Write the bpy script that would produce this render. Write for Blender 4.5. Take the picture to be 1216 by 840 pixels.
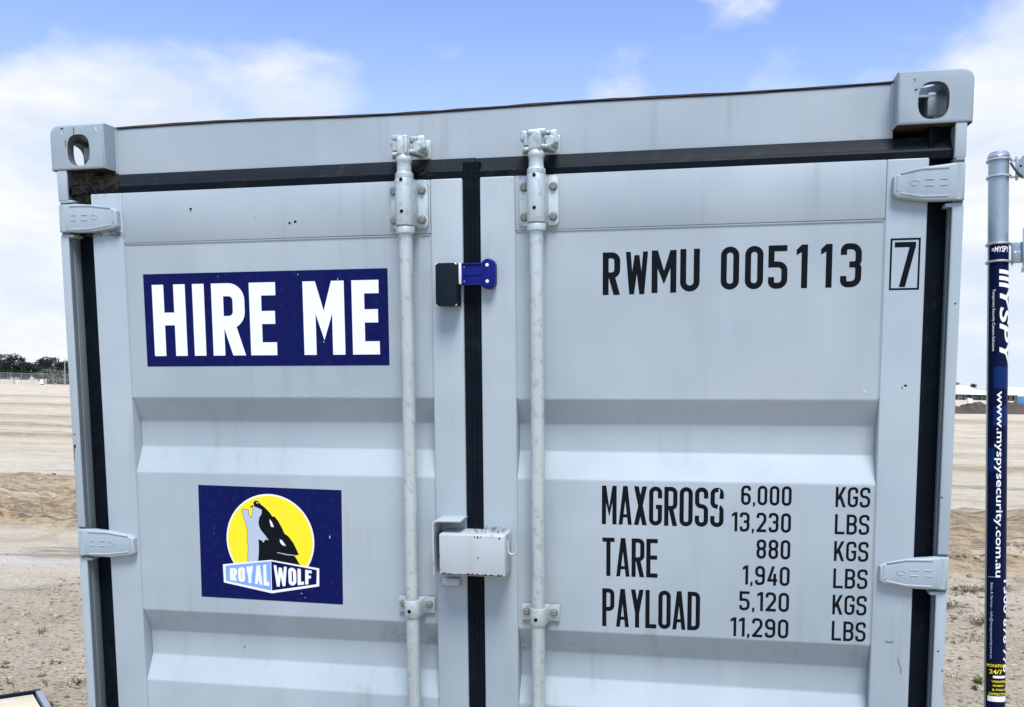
import bpy, bmesh, math, random
import numpy as np
from mathutils import Matrix, Vector

# ------------------------------------------------------------------ scene, camera, sky, sun
for o in list(bpy.data.objects):
    bpy.data.objects.remove(o)
scene = bpy.context.scene
COL = scene.collection
rad = math.radians
random.seed(7)

scene.render.engine = 'CYCLES'
scene.cycles.max_bounces = 6
scene.cycles.diffuse_bounces = 3
scene.cycles.glossy_bounces = 3
cam_data = bpy.data.cameras.new('camera')
cam_data.sensor_width = 36.0
cam_data.lens = 1150 / 1216 * 36.0
cam_data.shift_y = 126.94 / 1216
cam_data.clip_start = 0.05
cam_data.clip_end = 8000
cam = bpy.data.objects.new('camera', cam_data)
COL.objects.link(cam)
CR = [[0.98073, -0.19213, -0.03535], [0.19425, 0.97833, 0.07173], [0.02080, -0.07722, 0.99680]]
CP = (0.51936, -2.35718, 1.61091)
cam.matrix_world = Matrix(((CR[0][0], CR[0][2], -CR[0][1], CP[0]),
                           (CR[1][0], CR[1][2], -CR[1][1], CP[1]),
                           (CR[2][0], CR[2][2], -CR[2][1], CP[2]),
                           (0, 0, 0, 1)))
scene.camera = cam

SUN_EL, SUN_AZ = 61.0, 165.0      # azimuth clockwise from +Y; the sun stands behind the camera, a little right
scene.view_settings.view_transform = 'Standard'
scene.view_settings.look = 'None'
scene.view_settings.exposure = 1.30
scene.view_settings.gamma = 1.0

world = bpy.data.worlds.new('World')
scene.world = world
world.use_nodes = True


class Nodes:
    """small helper around a node tree"""
    def __init__(self, tree):
        self.t = tree
        self.t.nodes.clear()

    def n(self, kind, **kw):
        nd = self.t.nodes.new(kind)
        for k, v in kw.items():
            setattr(nd, k, v)
        return nd

    def l(self, a, b):
        self.t.links.new(a, b)

    def math(self, op, a, b=None, c=None, clamp=False):
        nd = self.n('ShaderNodeMath', operation=op, use_clamp=clamp)
        for i, v in enumerate((a, b, c)):
            if v is None:
                continue
            if isinstance(v, (int, float)):
                nd.inputs[i].default_value = v
            else:
                self.l(v, nd.inputs[i])
        return nd.outputs[0]

    def vmath(self, op, a, b=None):
        nd = self.n('ShaderNodeVectorMath', operation=op)
        for i, v in enumerate((a, b)):
            if v is None:
                continue
            if isinstance(v, (tuple, list)):
                nd.inputs[i].default_value = v
            else:
                self.l(v, nd.inputs[i])
        return nd.outputs['Value'] if op in ('DOT_PRODUCT', 'LENGTH') else nd.outputs[0]

    def noise(self, vec, scale, detail=4, rough=0.5, dist=0.0, scl=None):
        if scl:
            mp = self.n('ShaderNodeMapping')
            mp.inputs['Scale'].default_value = scl
            self.l(vec, mp.inputs['Vector'])
            vec = mp.outputs[0]
        nd = self.n('ShaderNodeTexNoise')
        nd.inputs['Scale'].default_value = scale
        nd.inputs['Detail'].default_value = detail
        nd.inputs['Roughness'].default_value = rough
        nd.inputs['Distortion'].default_value = dist
        self.l(vec, nd.inputs['Vector'])
        return nd.outputs['Fac']

    def smooth(self, v, a, b):
        nd = self.n('ShaderNodeMapRange', interpolation_type='SMOOTHSTEP')
        nd.inputs['From Min'].default_value = a
        nd.inputs['From Max'].default_value = b
        self.l(v, nd.inputs['Value'])
        return nd.outputs[0]

    def mix(self, fac, a, b):
        nd = self.n('ShaderNodeMix', data_type='RGBA')
        for sock, v in ((nd.inputs[0], fac), (nd.inputs[6], a), (nd.inputs[7], b)):
            if isinstance(v, (int, float)):
                sock.default_value = v
            elif isinstance(v, (tuple, list)):
                sock.default_value = tuple(v) + (1,) if len(v) == 3 else v
            else:
                self.l(v, sock)
        return nd.outputs[2]


def build_sky():
    N = Nodes(world.node_tree)
    sky = N.n('ShaderNodeTexSky', sky_type='NISHITA')
    sky.sun_disc = False
    sky.sun_elevation = rad(SUN_EL)
    sky.sun_rotation = rad(SUN_AZ)
    sky.air_density = 1.0
    sky.dust_density = 0.2
    sky.ozone_density = 2.0
    tc = N.n('ShaderNodeTexCoord')
    d = N.vmath('NORMALIZE', tc.outputs['Generated'])
    sep = N.n('ShaderNodeSeparateXYZ')
    N.l(d, sep.inputs[0])
    z = N.math('MAXIMUM', sep.outputs[2], 0.0)
    den = N.math('ADD', z, 0.16)
    comb = N.n('ShaderNodeCombineXYZ')
    N.l(N.math('DIVIDE', sep.outputs[0], den), comb.inputs[0])
    N.l(N.math('DIVIDE', sep.outputs[1], den), comb.inputs[1])
    comb.inputs[2].default_value = 0.35
    big = N.noise(comb.outputs[0], 1.3, 5, 0.55, 0.2)
    puff = N.noise(d, 7.5, 9, 0.58, 0.25, (1, 1, 1.9))
    low = N.smooth(z, 0.30, 0.02)           # clouds crowd together towards the horizon
    v = N.math('MULTIPLY_ADD', low, 0.22, N.math('MULTIPLY_ADD', puff, 0.75, N.math('MULTIPLY', big, 0.45)))

    def bank(dirn, cosw, amp):
        c = Vector(dirn).normalized()
        q = N.vmath('DOT_PRODUCT', d, tuple(c))
        return N.math('MULTIPLY', N.smooth(q, cosw, 1.0), amp)
    for dirn, cosw, amp in SKY_BANKS:
        v = N.math('ADD', v, bank(dirn, cosw, amp))
    mask = N.smooth(v, 0.62, 0.92)
    shade = N.noise(d, 5.0, 6, 0.55, 0.2, (1, 1, 2.6))
    cloud = N.mix(N.smooth(shade, 0.35, 0.7), (3.5, 3.95, 4.65), (4.9, 4.95, 5.05))
    tint = N.vmath('MULTIPLY', sky.outputs[0], (0.88, 0.90, 1.12))
    hazy = N.mix(N.math('MULTIPLY', N.smooth(z, 0.42, 0.05), 0.55), tint, (4.0, 4.4, 4.9))
    colr = N.mix(mask, hazy, cloud)
    bg = N.n('ShaderNodeBackground')
    bg.inputs['Strength'].default_value = 0.085
    N.l(colr, bg.inputs['Color'])
    out = N.n('ShaderNodeOutputWorld')
    N.l(bg.outputs[0], out.inputs[0])


# clouds: (direction, cosine of the half width, thickness)
SKY_BANKS = [((-0.599, 0.787, 0.150), 0.982, 0.38), ((-0.607, 0.794, 0.036), 0.965, 0.20), ((-0.379, 0.885, 0.268), 0.9975, 0.24),
             ((-0.54, 0.82, 0.215), 0.990, 0.30), ((-0.46, 0.85, 0.225), 0.990, 0.36), ((0.345, 0.900, 0.262), 0.984, 0.46), ((0.259, 0.964, 0.054), 0.955, 0.34),
             ((0.02, 0.935, 0.375), 0.9985, 0.20), ((-0.09, 0.953, 0.280), 0.9985, 0.20), ((0.06, 0.95, 0.28), 0.9985, 0.18), ((-0.50, 0.79, 0.37), 0.965, -0.30), ((-0.25, 0.90, 0.41), 0.975, -0.12)]
build_sky()

sun_data = bpy.data.lights.new('sun', 'SUN')
sun_data.energy = 1.9
sun_data.angle = rad(22)
sun_data.color = (1.0, 0.965, 0.91)
sun = bpy.data.objects.new('sun', sun_data)
COL.objects.link(sun)
sdir = Vector((math.sin(rad(SUN_AZ)) * math.cos(rad(SUN_EL)), math.cos(rad(SUN_AZ)) * math.cos(rad(SUN_EL)), math.sin(rad(SUN_EL))))
sun.rotation_euler = sdir.to_track_quat('Z', 'Y').to_euler()
sun.location = sdir * 60


# ------------------------------------------------------------------ materials
MATS = {}


def new_mat(name):
    m = bpy.data.materials.new(name)
    m.use_nodes = True
    MATS[name] = m
    N = Nodes(m.node_tree)
    b = N.n('ShaderNodeBsdfPrincipled')
    o = N.n('ShaderNodeOutputMaterial')
    N.l(b.outputs[0], o.inputs[0])
    tc = N.n('ShaderNodeTexCoord')
    return m, N, b, tc.outputs['Object']


def bump(N, b, h, strength, dist):
    bp = N.n('ShaderNodeBump')
    bp.inputs['Strength'].default_value = strength
    bp.inputs['Distance'].default_value = dist
    N.l(h, bp.inputs['Height'])
    N.l(bp.outputs[0], b.inputs['Normal'])


def paint_mat(name, col, col2, rough=0.42, metal=0.0, streak=0.46, specks=0.9, rust=0.0, dents=0.35, worn=0.0):
    m, N, b, P = new_mat(name)
    c = N.mix(N.smooth(N.noise(P, 1.7, 3, 0.6), 0.32, 0.70), col, col2)
    st = N.noise(P, 1.0, 4, 0.6, 0, (26, 26, 1.3))
    patch = N.noise(P, 2.6, 3, 0.5)
    f = N.math('MULTIPLY', N.smooth(st, 0.50, 0.78), N.smooth(patch, 0.38, 0.7))
    c = N.mix(N.math('MULTIPLY', f, streak), c, (col[0] * .62, col[1] * .56, col[2] * .48))
    f2 = N.math('MULTIPLY', N.smooth(st, 0.50, 0.25), N.smooth(patch, 0.62, 0.3))
    c = N.mix(N.math('MULTIPLY', f2, streak * .8), c, (min(1, col[0] * 1.25), min(1, col[1] * 1.25), min(1, col[2] * 1.25)))
    if worn:
        w = N.noise(P, 55, 5, 0.65)
        c = N.mix(N.math('MULTIPLY', N.smooth(w, 0.52, 0.66), worn), c, (col[0] * .6, col[1] * .6, col[2] * .58))
    if specks:
        vo = N.n('ShaderNodeTexVoronoi')
        vo.inputs['Scale'].default_value = 11
        N.l(P, vo.inputs['Vector'])
        sp = N.n('ShaderNodeSeparateColor')
        N.l(vo.outputs['Color'], sp.inputs[0])
        dn = N.math('ADD', vo.outputs['Distance'], N.math('MULTIPLY', N.noise(P, 90, 2), 0.05))
        f = N.math('MULTIPLY', N.smooth(dn, 0.062, 0.045), N.smooth(sp.outputs[0], 0.80, 0.86))
        c = N.mix(N.math('MULTIPLY', f, specks), c, (0.07, 0.055, 0.05))
    if rust:
        r = N.noise(P, 34, 6, 0.7)
        big = N.noise(P, 7, 3, 0.5)
        f = N.math('MULTIPLY', N.smooth(r, 0.66 - rust * .12, 0.72 - rust * .1), N.smooth(big, 0.52, 0.62))
        c = N.mix(f, c, (0.16, 0.075, 0.035))
    N.l(c, b.inputs['Base Color'])
    rr = N.math('MULTIPLY_ADD', N.noise(P, 6, 2, 0.6), 0.22, rough - 0.11)
    N.l(rr, b.inputs['Roughness'])
    b.inputs['Specular IOR Level'].default_value = 0.35
    b.inputs['Metallic'].default_value = metal
    h = N.math('MULTIPLY_ADD', N.noise(P, 3.2, 2, 0.4), 6.0, N.math('MULTIPLY', N.noise(P, 160, 1, 0.5), 0.10))
    bump(N, b, h, dents, 0.004)
    return m


def plain_mat(name, col, rough=0.5, metal=0.0, var=0.12, scale=30, spec=0.5, bumps=0.0, dirt=None, dirt_amt=0.0, dirt_scale=18, spec_set=None):
    m, N, b, P = new_mat(name)
    n1 = N.noise(P, scale, 5, 0.6)
    dk = tuple(x * (1 - var) for x in col)
    lt = tuple(min(1, x * (1 + var)) for x in col)
    c = N.mix(n1, dk, lt)
    if dirt:
        f = N.math('MULTIPLY', N.smooth(N.noise(P, dirt_scale, 7, 0.7), 0.52, 0.72), dirt_amt)
        c = N.mix(f, c, dirt)
    N.l(c, b.inputs['Base Color'])
    b.inputs['Roughness'].default_value = rough
    b.inputs['Metallic'].default_value = metal
    b.inputs['Specular IOR Level'].default_value = spec if spec_set is None else spec_set
    if bumps:
        bump(N, b, N.noise(P, scale * 2, 5, 0.6), bumps, 0.004)
    return m


PAINT = paint_mat('grey_container_paint', (0.312, 0.375, 0.405), (0.390, 0.450, 0.474))
PAINT_B = paint_mat('grey_casting_paint', (0.285, 0.350, 0.385), (0.335, 0.400, 0.430), rough=0.5, rust=0.45, specks=0.9, dents=0.6)
PAINT_H = paint_mat('grey_hinge_paint', (0.320, 0.392, 0.425), (0.355, 0.425, 0.455), rough=0.45, dents=0.5)
PAINT_P = paint_mat('shade_toned_channel_paint', (0.150, 0.190, 0.205), (0.19, 0.23, 0.245), rough=0.6, streak=0.5)  # shade of the post channel put into a darker copy of the grey
LOCKP = paint_mat('off_white_lockbox_paint', (0.375, 0.430, 0.440), (0.43, 0.485, 0.49), rough=0.45, rust=0.55, streak=0.35, dents=0.6)
GALV = paint_mat('galvanised_rod_steel', (0.42, 0.485, 0.475), (0.53, 0.60, 0.585), rough=0.42, metal=0.35, specks=0, streak=0.5, worn=0.5, dents=0.5)
ZINC = plain_mat('dull_zinc_bolt', (0.20, 0.22, 0.21), 0.5, 0.3, 0.2, 60)
RUBBER = plain_mat('black_rubber', (0.004, 0.007, 0.011), 0.5, 0, 0.3, 20, 0.45, 0.15, (0.07, 0.07, 0.07), 0.12, 30, spec_set=0.06)
RUBBER_L = plain_mat('dusty_rubber_lip', (0.010, 0.015, 0.020), 0.5, 0, 0.3, 14, 0.5, 0.1, (0.13, 0.13, 0.12), 0.12, 26, spec_set=0.08)
RUSTY = plain_mat('rust_brown_edge', (0.060, 0.048, 0.042), 0.8, 0, 0.45, 9, 0.3, 0.3, (0.30, 0.31, 0.31), 0.5, 7, spec_set=0.1)
BLACKP = plain_mat('black_lettering', (0.006, 0.008, 0.011), 0.45, 0, 0.2, 60, 0.4, spec_set=0.05)
WHITEP = plain_mat('white_vinyl', (0.80, 0.81, 0.82), 0.45, 0, 0.03, 8)
NAVY = plain_mat('navy_vinyl', (0.004, 0.008, 0.075), 0.38, 0, 0.25, 5, 0.4, 0, (0.10, 0.12, 0.20), 0.10, 60, spec_set=0.06)
YELLOW = plain_mat('yellow_vinyl', (0.88, 0.74, 0.012), 0.45, 0, 0.04, 8)
LBLUE = plain_mat('light_blue_vinyl', (0.20, 0.36, 0.75), 0.45, 0, 0.04, 8)
GREYV = plain_mat('pale_grey_vinyl', (0.43, 0.51, 0.61), 0.45, 0, 0.08, 60)
SENSOR = plain_mat('charcoal_plastic', (0.006, 0.013, 0.019), 0.42, 0, 0.25, 12, 0.45, 0.05, spec_set=0.12)
BLUEP = plain_mat('cobalt_blue_plastic', (0.006, 0.011, 0.16), 0.36, 0, 0.12, 16, 0.5, spec_set=0.15)
DARK = plain_mat('dark_interior', (0.03, 0.034, 0.04), 0.8)
CAVITY_GREY = plain_mat('dark_cavity_grey', (0.13, 0.15, 0.165), 0.8, 0, 0.35, 25, 0.2)
DARK_BROWN = plain_mat('cobweb_dust_and_underside_brown', (0.062, 0.049, 0.037), 0.95, 0, 0.4, 40, 0.1)
WEB = plain_mat('grey_cobweb', (0.45, 0.44, 0.42), 0.9, 0, 0.2, 40, 0.2)
STEEL = plain_mat('galvanised_pole_steel', (0.36, 0.42, 0.40), 0.34, 0.7, 0.16, 22, 0.5, 0.05)
CHROME = plain_mat('bright_zinc_clamp', (0.62, 0.64, 0.66), 0.30, 0.8, 0.1, 30)
SLEEVE = plain_mat('navy_printed_sleeve', (0.002, 0.005, 0.032), 0.36, 0, 0.5, 9, 0.45, spec_set=0.1)
SLEEVE_B = plain_mat('royal_blue_print', (0.004, 0.020, 0.10), 0.36, 0, 0.2, 9, 0.45, spec_set=0.1)
SLEEVE_K = plain_mat('black_printed_sleeve', (0.008, 0.009, 0.012), 0.38, 0, 0.3, 9, 0.45, spec_set=0.08)
YTXT = plain_mat('yellow_print', (0.80, 0.70, 0.03), 0.5)
CABLE = plain_mat('black_cable', (0.02, 0.02, 0.022), 0.5)
ALU = plain_mat('aluminium_frame', (0.42, 0.46, 0.50), 0.38, 0.5, 0.1, 20)
CREAM = plain_mat('cream_board_face', (0.78, 0.68, 0.45), 0.4, 0, 0.05, 3, 0.5, 0, (0.72, 0.62, 0.58), 0.5, 4)
ROOFW = plain_mat('white_sheet_roof', (0.78, 0.80, 0.82), 0.5)
SHEDW = plain_mat('grey_shed_wall', (0.20, 0.21, 0.20), 0.8, 0, 0.3, 2)
SHEDD = plain_mat('dark_shed_bay', (0.07, 0.08, 0.075), 0.9, 0, 0.4, 2)
TOILETB = plain_mat('bright_blue_plastic', (0.05, 0.20, 0.42), 0.5)
REDP = plain_mat('red_car_paint', (0.30, 0.03, 0.03), 0.4)
GLASS = plain_mat('dark_window_glass', (0.03, 0.04, 0.05), 0.15)
FENCE = plain_mat('fence_wire_galvanised', (0.34, 0.37, 0.38), 0.6, 0.2)
WOODP = plain_mat('weathered_timber', (0.30, 0.25, 0.20), 0.85, 0, 0.3, 8)
BARK = plain_mat('grey_gum_bark', (0.26, 0.23, 0.20), 0.9, 0, 0.3, 5)
LEAF_D = plain_mat('dark_gum_leaves', (0.020, 0.034, 0.022), 0.6, 0, 0.5, 0.9, 0.3)
LEAF_M = plain_mat('grey_green_leaves', (0.12, 0.145, 0.10), 0.6, 0, 0.5, 0.9, 0.3)
LEAF_L = plain_mat('yellow_green_leaves', (0.17, 0.23, 0.045), 0.6, 0, 0.4, 0.9, 0.3)
GRASS = plain_mat('green_weed_blades', (0.075, 0.115, 0.030), 0.6, 0, 0.5, 3, 0.3)
STRAW = plain_mat('dry_weed_straw', (0.17, 0.135, 0.085), 0.9, 0, 0.4, 6, 0.2)
CLOD = plain_mat('dry_soil_clods', (0.44, 0.36, 0.26), 0.95, 0, 0.35, 4, 0.1)
CLOD_D = plain_mat('dark_soil_clods', (0.20, 0.165, 0.115), 0.95, 0, 0.35, 4, 0.1)
BERM = plain_mat('dark_topsoil', (0.095, 0.080, 0.062), 0.95, 0, 0.5, 0.8, 0.1)


# ------------------------------------------------------------------ mesh helpers
def link(o, parent=None, label=None, cat=None, group=None, kind=None):
    COL.objects.link(o)
    if parent is not None:
        o.parent = parent
    for k, v in (('label', label), ('category', cat), ('group', group), ('kind', kind)):
        if v:
            o[k] = v
    return o


def empty(name, mat4, label, cat, group=None):
    o = bpy.data.objects.new(name, None)
    o.empty_display_size = 0.1
    link(o, None, label, cat, group)
    o.matrix_world = mat4
    return o


class MB:
    """collects shapes into one mesh"""
    def __init__(self):
        self.bm = bmesh.new()

    def _merge(self, b, mi):
        for f in b.faces:
            f.material_index = mi
        me = bpy.data.meshes.new('tmp')
        b.to_mesh(me)
        b.free()
        self.bm.from_mesh(me)
        bpy.data.meshes.remove(me)
        return self

    def box(self, x0, x1, y0, y1, z0, z1, bev=0.0, mi=0, seg=2, rot=None):
        b = bmesh.new()
        bmesh.ops.create_cube(b, size=1)
        bmesh.ops.scale(b, vec=(x1 - x0, y1 - y0, z1 - z0), verts=b.verts)
        if bev:
            bmesh.ops.bevel(b, geom=list(b.edges), offset=bev, segments=seg, affect='EDGES', profile=0.5)
        if rot:
            bmesh.ops.rotate(b, matrix=rot, verts=b.verts)
        bmesh.ops.translate(b, vec=((x0 + x1) / 2, (y0 + y1) / 2, (z0 + z1) / 2), verts=b.verts)
        return self._merge(b, mi)

    def prism(self, pts, plane, d0, d1, bev=0.0, mi=0, seg=2, both=True):
        """polygon in a plane ('xz','yz','xy') swept from d0 to d1 along the third axis"""
        def P(p, d):
            return {'xz': (p[0], d, p[1]), 'yz': (d, p[0], p[1]), 'xy': (p[0], p[1], d)}[plane]
        b = bmesh.new()
        v0 = [b.verts.new(P(p, d0)) for p in pts]
        v1 = [b.verts.new(P(p, d1)) for p in pts]
        f0 = b.faces.new(v0)
        f1 = b.faces.new(v1)
        n = len(pts)
        for i in range(n):
            b.faces.new((v0[i], v0[(i + 1) % n], v1[(i + 1) % n], v1[i]))
        bmesh.ops.recalc_face_normals(b, faces=b.faces)
        if bev:
            ed = [e for e in b.edges if f0 in e.link_faces or (both and f1 in e.link_faces)]
            bmesh.ops.bevel(b, geom=ed, offset=bev, segments=seg, affect='EDGES', profile=0.5)
        return self._merge(b, mi)

    def poly(self, pts, y, mi=0):
        """flat print in the xz plane facing -y"""
        vs = [self.bm.verts.new((p[0], y, p[1])) for p in pts]
        f = self.bm.faces.new(vs)
        f.normal_update()
        if f.normal.y > 0:
            f.normal_flip()
        f.material_index = mi
        return self

    def lathe(self, c, prof, axis='z', seg=20, mi=0, cap=True):
        b = bmesh.new()
        rings = []
        for r, h in prof:
            ring = []
            for k in range(seg):
                a = 2 * math.pi * k / seg
                u, v = r * math.cos(a), r * math.sin(a)
                p = {'z': (u, v, h), 'y': (u, h, v), 'x': (h, u, v)}[axis]
                ring.append(b.verts.new((c[0] + p[0], c[1] + p[1], c[2] + p[2])))
            rings.append(ring)
        for i in range(len(rings) - 1):
            for k in range(seg):
                b.faces.new((rings[i][k], rings[i][(k + 1) % seg], rings[i + 1][(k + 1) % seg], rings[i + 1][k]))
        if cap:
            b.faces.new(rings[0])
            b.faces.new(rings[-1])
        bmesh.ops.recalc_face_normals(b, faces=b.faces)
        return self._merge(b, mi)

    def tube(self, path, r, seg=8, mi=0):
        b = bmesh.new()
        pts = [Vector(p) for p in path]
        rings = []
        up = Vector((0.13, 0.31, 0.94))
        for i, p in enumerate(pts):
            t = (pts[min(i + 1, len(pts) - 1)] - pts[max(i - 1, 0)]).normalized()
            a = t.cross(up)
            if a.length < 1e-4:
                a = t.cross(Vector((1, 0, 0)))
            a.normalize()
            c = t.cross(a)
            rr = r[i] if isinstance(r, (list, tuple)) else r
            rings.append([b.verts.new(p + a * rr * math.cos(2 * math.pi * k / seg) + c * rr * math.sin(2 * math.pi * k / seg)) for k in range(seg)])
        for i in range(len(rings) - 1):
            for k in range(seg):
                b.faces.new((rings[i][k], rings[i][(k + 1) % seg], rings[i + 1][(k + 1) % seg], rings[i + 1][k]))
        b.faces.new(rings[0])
        b.faces.new(rings[-1])
        bmesh.ops.recalc_face_normals(b, faces=b.faces)
        return self._merge(b, mi)

    def build(self, name, mats, parent=None, smooth=True, angle=32, **kw):
        me = bpy.data.meshes.new(name)
        self.bm.to_mesh(me)
        self.bm.free()
        for m in (mats if isinstance(mats, (list, tuple)) else [mats]):
            me.materials.append(m)
        if smooth:
            me.polygons.foreach_set('use_smooth', [True] * len(me.polygons))
            me.set_sharp_from_angle(angle=rad(angle))
        return link(bpy.data.objects.new(name, me), parent, **kw)


def raw_mesh(name, verts, faces, mats, parent=None, smooth=False, **kw):
    me = bpy.data.meshes.new(name)
    me.from_pydata(verts, [], faces)
    for m in (mats if isinstance(mats, (list, tuple)) else [mats]):
        me.materials.append(m)
    if smooth:
        me.polygons.foreach_set('use_smooth', [True] * len(me.polygons))
    return link(bpy.data.objects.new(name, me), parent, **kw)


# ------------------------------------------------------------------ condensed block lettering drawn as flat print
def fillet(pts, r, closed=False, k=7):
    out = []
    n = len(pts)
    for i, p in enumerate(pts):
        rr = r[i] if isinstance(r, (list, tuple)) else r
        if (not closed and i in (0, n - 1)) or rr <= 0:
            out.append(Vector(p))
            continue
        p = Vector(p)
        a = Vector(pts[i - 1]) - p
        b = Vector(pts[(i + 1) % n]) - p
        ang = a.angle(b)
        d = min(rr / math.tan(ang / 2), a.length * 0.499, b.length * 0.499)
        rr = d * math.tan(ang / 2)
        a.normalize()
        b.normalize()
        c = p + (a + b).normalized() * (rr / math.sin(ang / 2))
        s = p + a * d - c
        e = p + b * d - c
        tot = math.atan2(s.x * e.y - s.y * e.x, s.dot(e))
        for q in range(k + 1):
            t = tot * q / k
            out.append(c + Vector((s.x * math.cos(t) - s.y * math.sin(t), s.x * math.sin(t) + s.y * math.cos(t))))
    return out


def ribbon(path, t, closed=False):
    """quads of a stroke of width t along a 2D path, mitred"""
    n = len(path)
    L, R_ = [], []
    for i in range(n):
        p = path[i]
        if closed or 0 < i < n - 1:
            a = (p - path[i - 1]).normalized()
            b = (path[(i + 1) % n] - p).normalized()
            na, nb = Vector((-a.y, a.x)), Vector((-b.y, b.x))
            m = (na + nb)
            m.normalize()
            m = m / max(0.35, m.dot(na))
        else:
            a = (path[1] - path[0]) if i == 0 else (path[-1] - path[-2])
            a.normalize()
            m = Vector((-a.y, a.x))
        L.append(p + m * t / 2)
        R_.append(p - m * t / 2)
    quads = []
    for i in range(n if closed else n - 1):
        j = (i + 1) % n
        quads.append([L[i], L[j], R_[j], R_[i]])
    return quads


def glyph(ch, w, t):
    """list of strokes, each a list of polygons, in a box w wide and 1 tall with stroke t"""
    l, r, b, u = t / 2, w - t / 2, t / 2, 1 - t / 2
    m = 0.52
    q = max(0.02, (w - t) / 2 * 0.98)
    S = []

    def path(pts, rr=q, closed=False):
        S.append(ribbon(fillet(pts, rr, closed), t, closed))

    def slab(x0, y0, x1, y1, th):
        S.append([[Vector((x0 - th / 2, y0)), Vector((x0 + th / 2, y0)), Vector((x1 + th / 2, y1)), Vector((x1 - th / 2, y1))]])

    def bar(x0, x1, y0, y1):
        S.append([[Vector((x0, y0)), Vector((x1, y0)), Vector((x1, y1)), Vector((x0, y1))]])
    stem = lambda x: bar(x - t / 2, x + t / 2, 0, 1)
    if ch in 'HEFLPRBDTIKN1':
        if ch not in 'T1':
            stem(l if ch != 'I' else w / 2)
    if ch == 'H':
        stem(r); bar(t, w - t, m - t / 2, m + t / 2)
    elif ch == 'E':
        bar(t, w, 1 - t, 1); bar(t, w * .96, m - t / 2, m + t / 2); bar(t, w, 0, t)
    elif ch == 'F':
        bar(t, w, 1 - t, 1); bar(t, w * .9, m - t / 2, m + t / 2)
    elif ch == 'L':
        bar(t, w, 0, t)
    elif ch == 'T':
        bar(0, w, 1 - t, 1); bar(w / 2 - t / 2, w / 2 + t / 2, 0, 1 - t)
    elif ch in 'PR':
        path([(t * .6, u), (r, u), (r, .46), (t * .6, .46)])
        if ch == 'R':
            slab(w * .5, .46, w - t * .56, 0, t * 1.08)
    elif ch == 'B':
        path([(t * .6, u), (r - .02 * w, u), (r - .02 * w, m), (t * .6, m)])
        path([(t * .6, m), (r, m), (r, b), (t * .6, b)])
    elif ch == 'D':
        path([(t * .6, u), (r, u), (r, b), (t * .6, b)])
    elif ch == 'K':
        slab(l + t * .3, .36, w - t * .55, 1, t * 1.15); slab(w * .42, .60, w - t * .52, 0, t * 1.12)
    elif ch in 'O0':
        path([(l, b), (r, b), (r, u), (l, u)], q, True)
    elif ch == 'U':
        path([(l, 1), (l, b), (r, b), (r, 1)])
    elif ch == 'G':
        path([(r, .70), (r, u), (l, u), (l, b), (r, b), (r, m - .04), (w * .52, m - .04)], [0, q, q, q, q, 0, 0])
    elif ch == 'S':
        path([(r, .72), (r, u), (l, u), (l, m), (r, m), (r, b), (l, b), (l, .28)])
    elif ch == 'M':
        vt = min(.42, 2.25 * t)
        bar(0, t, 0, 1); bar(w - t, w, 0, 1)
        S.append([[Vector(p) for p in ((t * .5, 1), (t * 1.02, 1), (w / 2, .20 + vt), (w - t * 1.02, 1), (w - t * .5, 1), (w - t * .9, .74 * (1 - .2) + .02), (w / 2, .20), (t * .9, .74 * (1 - .2) + .02))]])
    elif ch == 'W':
        th = t * .86
        slab(th / 2, 1, w * .27, 0, th); slab(w * .5, .92, w * .27, 0, th)
        slab(w * .5, .92, w * .73, 0, th); slab(w - th / 2, 1, w * .73, 0, th)
    elif ch == 'A':
        slab(t * .46, 0, w / 2 - t * .08, 1, t * .92); slab(w - t * .46, 0, w / 2 + t * .08, 1, t * .92); bar(w * .22, w * .78, .19, .19 + t * .75)
    elif ch == 'X':
        slab(t * .55, 0, w - t * .55, 1, t * 1.1); slab(w - t * .55, 0, t * .55, 1, t * 1.1)
    elif ch == 'Y':
        bar(w / 2 - t / 2, w / 2 + t / 2, 0, .46); slab(w / 2, .40, t * .55, 1, t * 1.05); slab(w / 2, .40, w - t * .55, 1, t * 1.05)
    elif ch == '1':
        bar(w - t, w, 0, 1); S.append([[Vector((w - t, 1)), Vector((w - t, 1 - t * 1.25)), Vector((0.0, .76)), Vector((0.0, .76 + t * .9))]])
    elif ch == '2':
        path([(l, .72), (l, u), (r, u), (r, .58), (l + t * .1, b), ], [0, q, q, q, 0]); bar(t * .05, w, 0, t)
    elif ch == '3':
        path([(l, .74), (l, u), (r, u), (r, m), (w * .42, m)], [0, q, q, q * .9, 0])
        path([(w * .42, m), (r, m), (r, b), (l, b), (l, .26)], [0, q * .9, q, q, 0])
    elif ch == '4':
        bar(r - t * .9, r + t * .1, 0, .62); bar(0, w, .20, .20 + t); slab(t * .5, .20 + t * .5, w * .60, 1, t)
    elif ch == '5':
        path([(w * .97, u), (l, u), (l, m + .04), (r, m + .04), (r, b), (l, b), (l, .27)], [0, 0, 0, q, q, q, 0])
    elif ch == '6':
        path([(r, .74), (r, u), (l, u), (l, b), (r, b), (r, m + .03), (l, m + .03)], [0, q, q, q, q, q, 0])
    elif ch == '9':
        path([(l, .26), (l, b), (r, b), (r, u), (l, u), (l, m - .03), (r, m - .03)], [0, q, q, q, q, q, 0])
    elif ch == '7':
        bar(0, w, 1 - t, 1); slab(w - t * .62, 1 - t, w * .40, 0, t * 1.15)
    elif ch == '8':
        path([(l, m), (r, m), (r, u), (l, u)], q * .95, True); path([(l, b), (r, b), (r, m), (l, m)], q, True)
    elif ch == ',':
        S.append([[Vector((0, t * 1.1)), Vector((w, t * 1.1)), Vector((w, 0)), Vector((w * .35, -.09)), Vector((0, -.09))]])
    return S


LAY = 0.00006


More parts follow.
